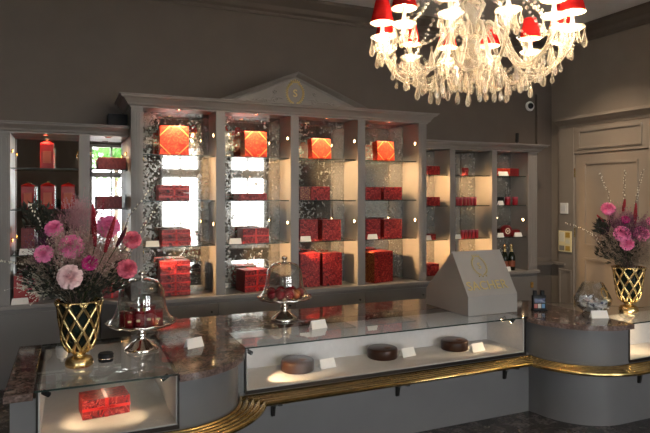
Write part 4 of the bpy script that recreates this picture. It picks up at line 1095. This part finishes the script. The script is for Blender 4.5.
for i in range(NA):
    a = 2*PI*(i+.35)/NA
    if proto is None:
        bm = BM(); tube(bm, [(r,0,z) for r,z in ac], .0105, 8); arm = ob('arm', bm, M_CRYSTAL, None, smooth='all'); 
        C_ = (.495,0,0); subs = []
        bm = BM(); lathe(bm, [(.01,2.385),(.04,2.392),(.062,2.405),(.060,2.409),(.01,2.398)], 16, C_); subs.append(ob('drip_pan', bm, M_CRYSTAL, arm, smooth='all'))
        bm = BM(); lathe(bm, [(.010,2.40),(.015,2.41),(.013,2.43),(.010,2.44),(.0105,2.49),(0,2.49)], 10, C_); subs.append(ob('candle_tube', bm, M_WHITE, arm, smooth=True))
        bm = BM(); lathe(bm, [(0,2.49),(.009,2.495),(.013,2.515),(.009,2.54),(0,2.555)], 10, C_); subs.append(ob('bulb', bm, M_BULB, arm, smooth='all'))
        bm = BM(); lathe(bm, [(.064,2.478),(.036,2.592)], 20, C_); lathe(bm, [(.035,2.592),(.063,2.478)], 20, C_, mi=1); subs.append(ob('lamp_shade', bm, [M_SHADE,M_SHADEIN], arm, smooth=True, norm=False))
        for q in range(6):
            t = 2*PI*q/6; o = bpy.data.objects.new('crystal_drop', D_S if q%2 else D_L); COL.objects.link(o); o.parent = arm; o.location = (.495+.055*math.cos(t), .055*math.sin(t), 2.388); subs.append(o)
        proto = arm; arm.parent = ch; arm.location = (0,0,-ZC); arm.rotation_euler.z = a
    else:
        arm = proto.copy(); COL.objects.link(arm); arm.parent = ch; arm.location = (0,0,-ZC); arm.rotation_euler.z = a
        for s in subs:
            c = s.copy(); COL.objects.link(c); c.parent = arm
    point((CX+.473*math.cos(a), CY+.473*math.sin(a), 2.452), 19.0, (1,.82,.60), .012)
def strand(p0, p1, sag, n_, parent=ch, r=.0065):
    bm = BM()
    for q in range(n_+1):
        f = q/n_; p = Vector(p0).lerp(Vector(p1), f); p.z -= sag*4*f*(1-f); ball(bm, p, r*(1.35 if q%5 == 2 else 1), 1)
    ob('bead_strand', bm, M_CRYSTAL, parent, smooth='all')
def rp(r, a, z): return (CX+r*math.cos(a), CY+r*math.sin(a), z)
for i in range(NA):
    a = 2*PI*(i+.35)/NA; a2 = 2*PI*(i+1.35)/NA
    strand(rp(.51,a,2.39), rp(.51,a2,2.39), .10, 16)
    strand(rp(.48,a,2.37), rp(.36,(a+a2)/2,2.205), .04, 11)
    strand(rp(.36,(a+a2)/2,2.205), rp(.10,(a+a2)/2,2.24), .05, 14)
    strand(rp(.09,a,2.95), rp(.44,a,2.42), .06, 20, r=.009)
off = Vector((CX,CY,ZC))
for r, n_, z, me in ((.36,12,2.217,D_L),(.36,12,2.222,D_S),(.27,14,2.197,D_L),(.19,11,2.192,D_L),(.11,9,2.222,D_L),(.06,6,2.212,D_L),(.44,12,2.25,D_S),(.42,12,2.30,D_L)):
    for i in range(n_): 
        drop(ch, rp(r, 2*PI*(i+(.85 if n_ == 12 and me is D_L else .35))/n_+R.uniform(-.06,.06), z+R.uniform(-.02,.02)), me, off)
ch.scale = (.955,.955,1)
# upper scroll arms
up = [(.04,2.70),(.10,2.80),(.18,2.80),(.23,2.70),(.20,2.62),(.14,2.62)]
uc = cat(up)
for i in range(8):
    a = 2*PI*i/8; bm = BM(); tube(bm, [rp(r,a,z) for r,z in uc], .008, 7); ob('scroll_arm', bm, M_CRYSTAL, ch, smooth='all')
    bm = BM(); lathe(bm, [(0,0),(.03,.004),(.045,.014),(.044,.018),(.0,.006)], 12, rp(.14,a,2.63)); ob('scroll_dish', bm, M_CRYSTAL, ch, smooth='all')

e = mt('ceiling_downlight', (4.55,4.2,ZC), 'round recessed ceiling downlight near the right wall', 'lamp')
bm = BM(); lathe(bm, [(.04,ZC-.001),(.06,ZC-.001),(.062,ZC-.012),(.045,ZC-.014)], 24, (4.55,4.2,0)); q_ = ob('ring', bm, M_WHITE, e, smooth=True)
bm = BM(); lathe(bm, [(0,ZC-.004),(.042,ZC-.004)], 20, (4.55,4.2,0)); ob('lens', bm, M_WARM, q_)
spot((4.55,4.2,ZC-.02), (5.78,5.2,.8), 80, 70, 1, (1,.80,.58), .04)
# ================================================================== OUTSIDE (seen in the mirrors)
bm = BM(); box(bm, -14, 16, -30, YF-.3, -.35, -.25); o_ = struct('floor.001', bm, painted('street_stone', (.5,.49,.47), .8)); o_.name = 'floor_street'
Q = random.Random(5)
M_LEAF = mat('tree_leaf', (.10,.26,.05), .6)
for i, (x, y, lb) in enumerate(((1.3,-8.0,'green street tree outside the window behind the viewer'),(-5.0,-8.0,'green street tree outside, far left'))):
    e = mt('street_tree', (x,y,-.25), lb, 'tree')
    bm = BM(); tube(bm, [(x,y,-.25),(x+.05,y,1.5),(x,y,3.2)], .09, 8, r2=.05); ob('trunk', bm, FST, e)
    bm = BM()
    for k in range(2600):
        d = Vector((Q.gauss(0,.5),Q.gauss(0,.5),Q.gauss(0,.45))); p = Vector((x,y,3.3))+d*1.15
        a = Vector((Q.uniform(-1,1),Q.uniform(-1,1),Q.uniform(-1,1))).normalized(); b = a.orthogonal().normalized()
        l = .09; v = [bm.verts.new(q) for q in (p-a*l,p+b*l*.5,p+a*l,p-b*l*.5)]; face(bm, v)
    ob('crown', bm, M_LEAF, e, norm=False)

# ================================================================== WORLD, CAMERA, RENDER
w = bpy.data.worlds.new('world'); bpy.context.scene.world = w; w.use_nodes = True
bg = w.node_tree.nodes['Background']; bg.inputs[0].default_value = (.96,.97,1,1); bg.inputs[1].default_value = 7.8
cam = bpy.data.cameras.new('camera'); co = bpy.data.objects.new('camera', cam); COL.objects.link(co)
co.location = (0,0,EYE); co.rotation_euler = (PI/2,0,-TH); cam.sensor_width = 36; cam.lens = F/650*36; cam.shift_y = -21.5/650; cam.clip_start = .05
sc = bpy.context.scene; sc.camera = co
sc.view_settings.view_transform = 'Standard'; sc.view_settings.look = 'None'; sc.view_settings.gamma = 1; sc.view_settings.exposure = 1.3
sc.cycles.max_bounces = 10; sc.cycles.transparent_max_bounces = 24; sc.cycles.glossy_bounces = 6; sc.cycles.diffuse_bounces = 4
sc.cycles.sample_clamp_indirect = 6; sc.cycles.caustics_reflective = False; sc.cycles.caustics_refractive = False
sc.cycles.use_denoising = True
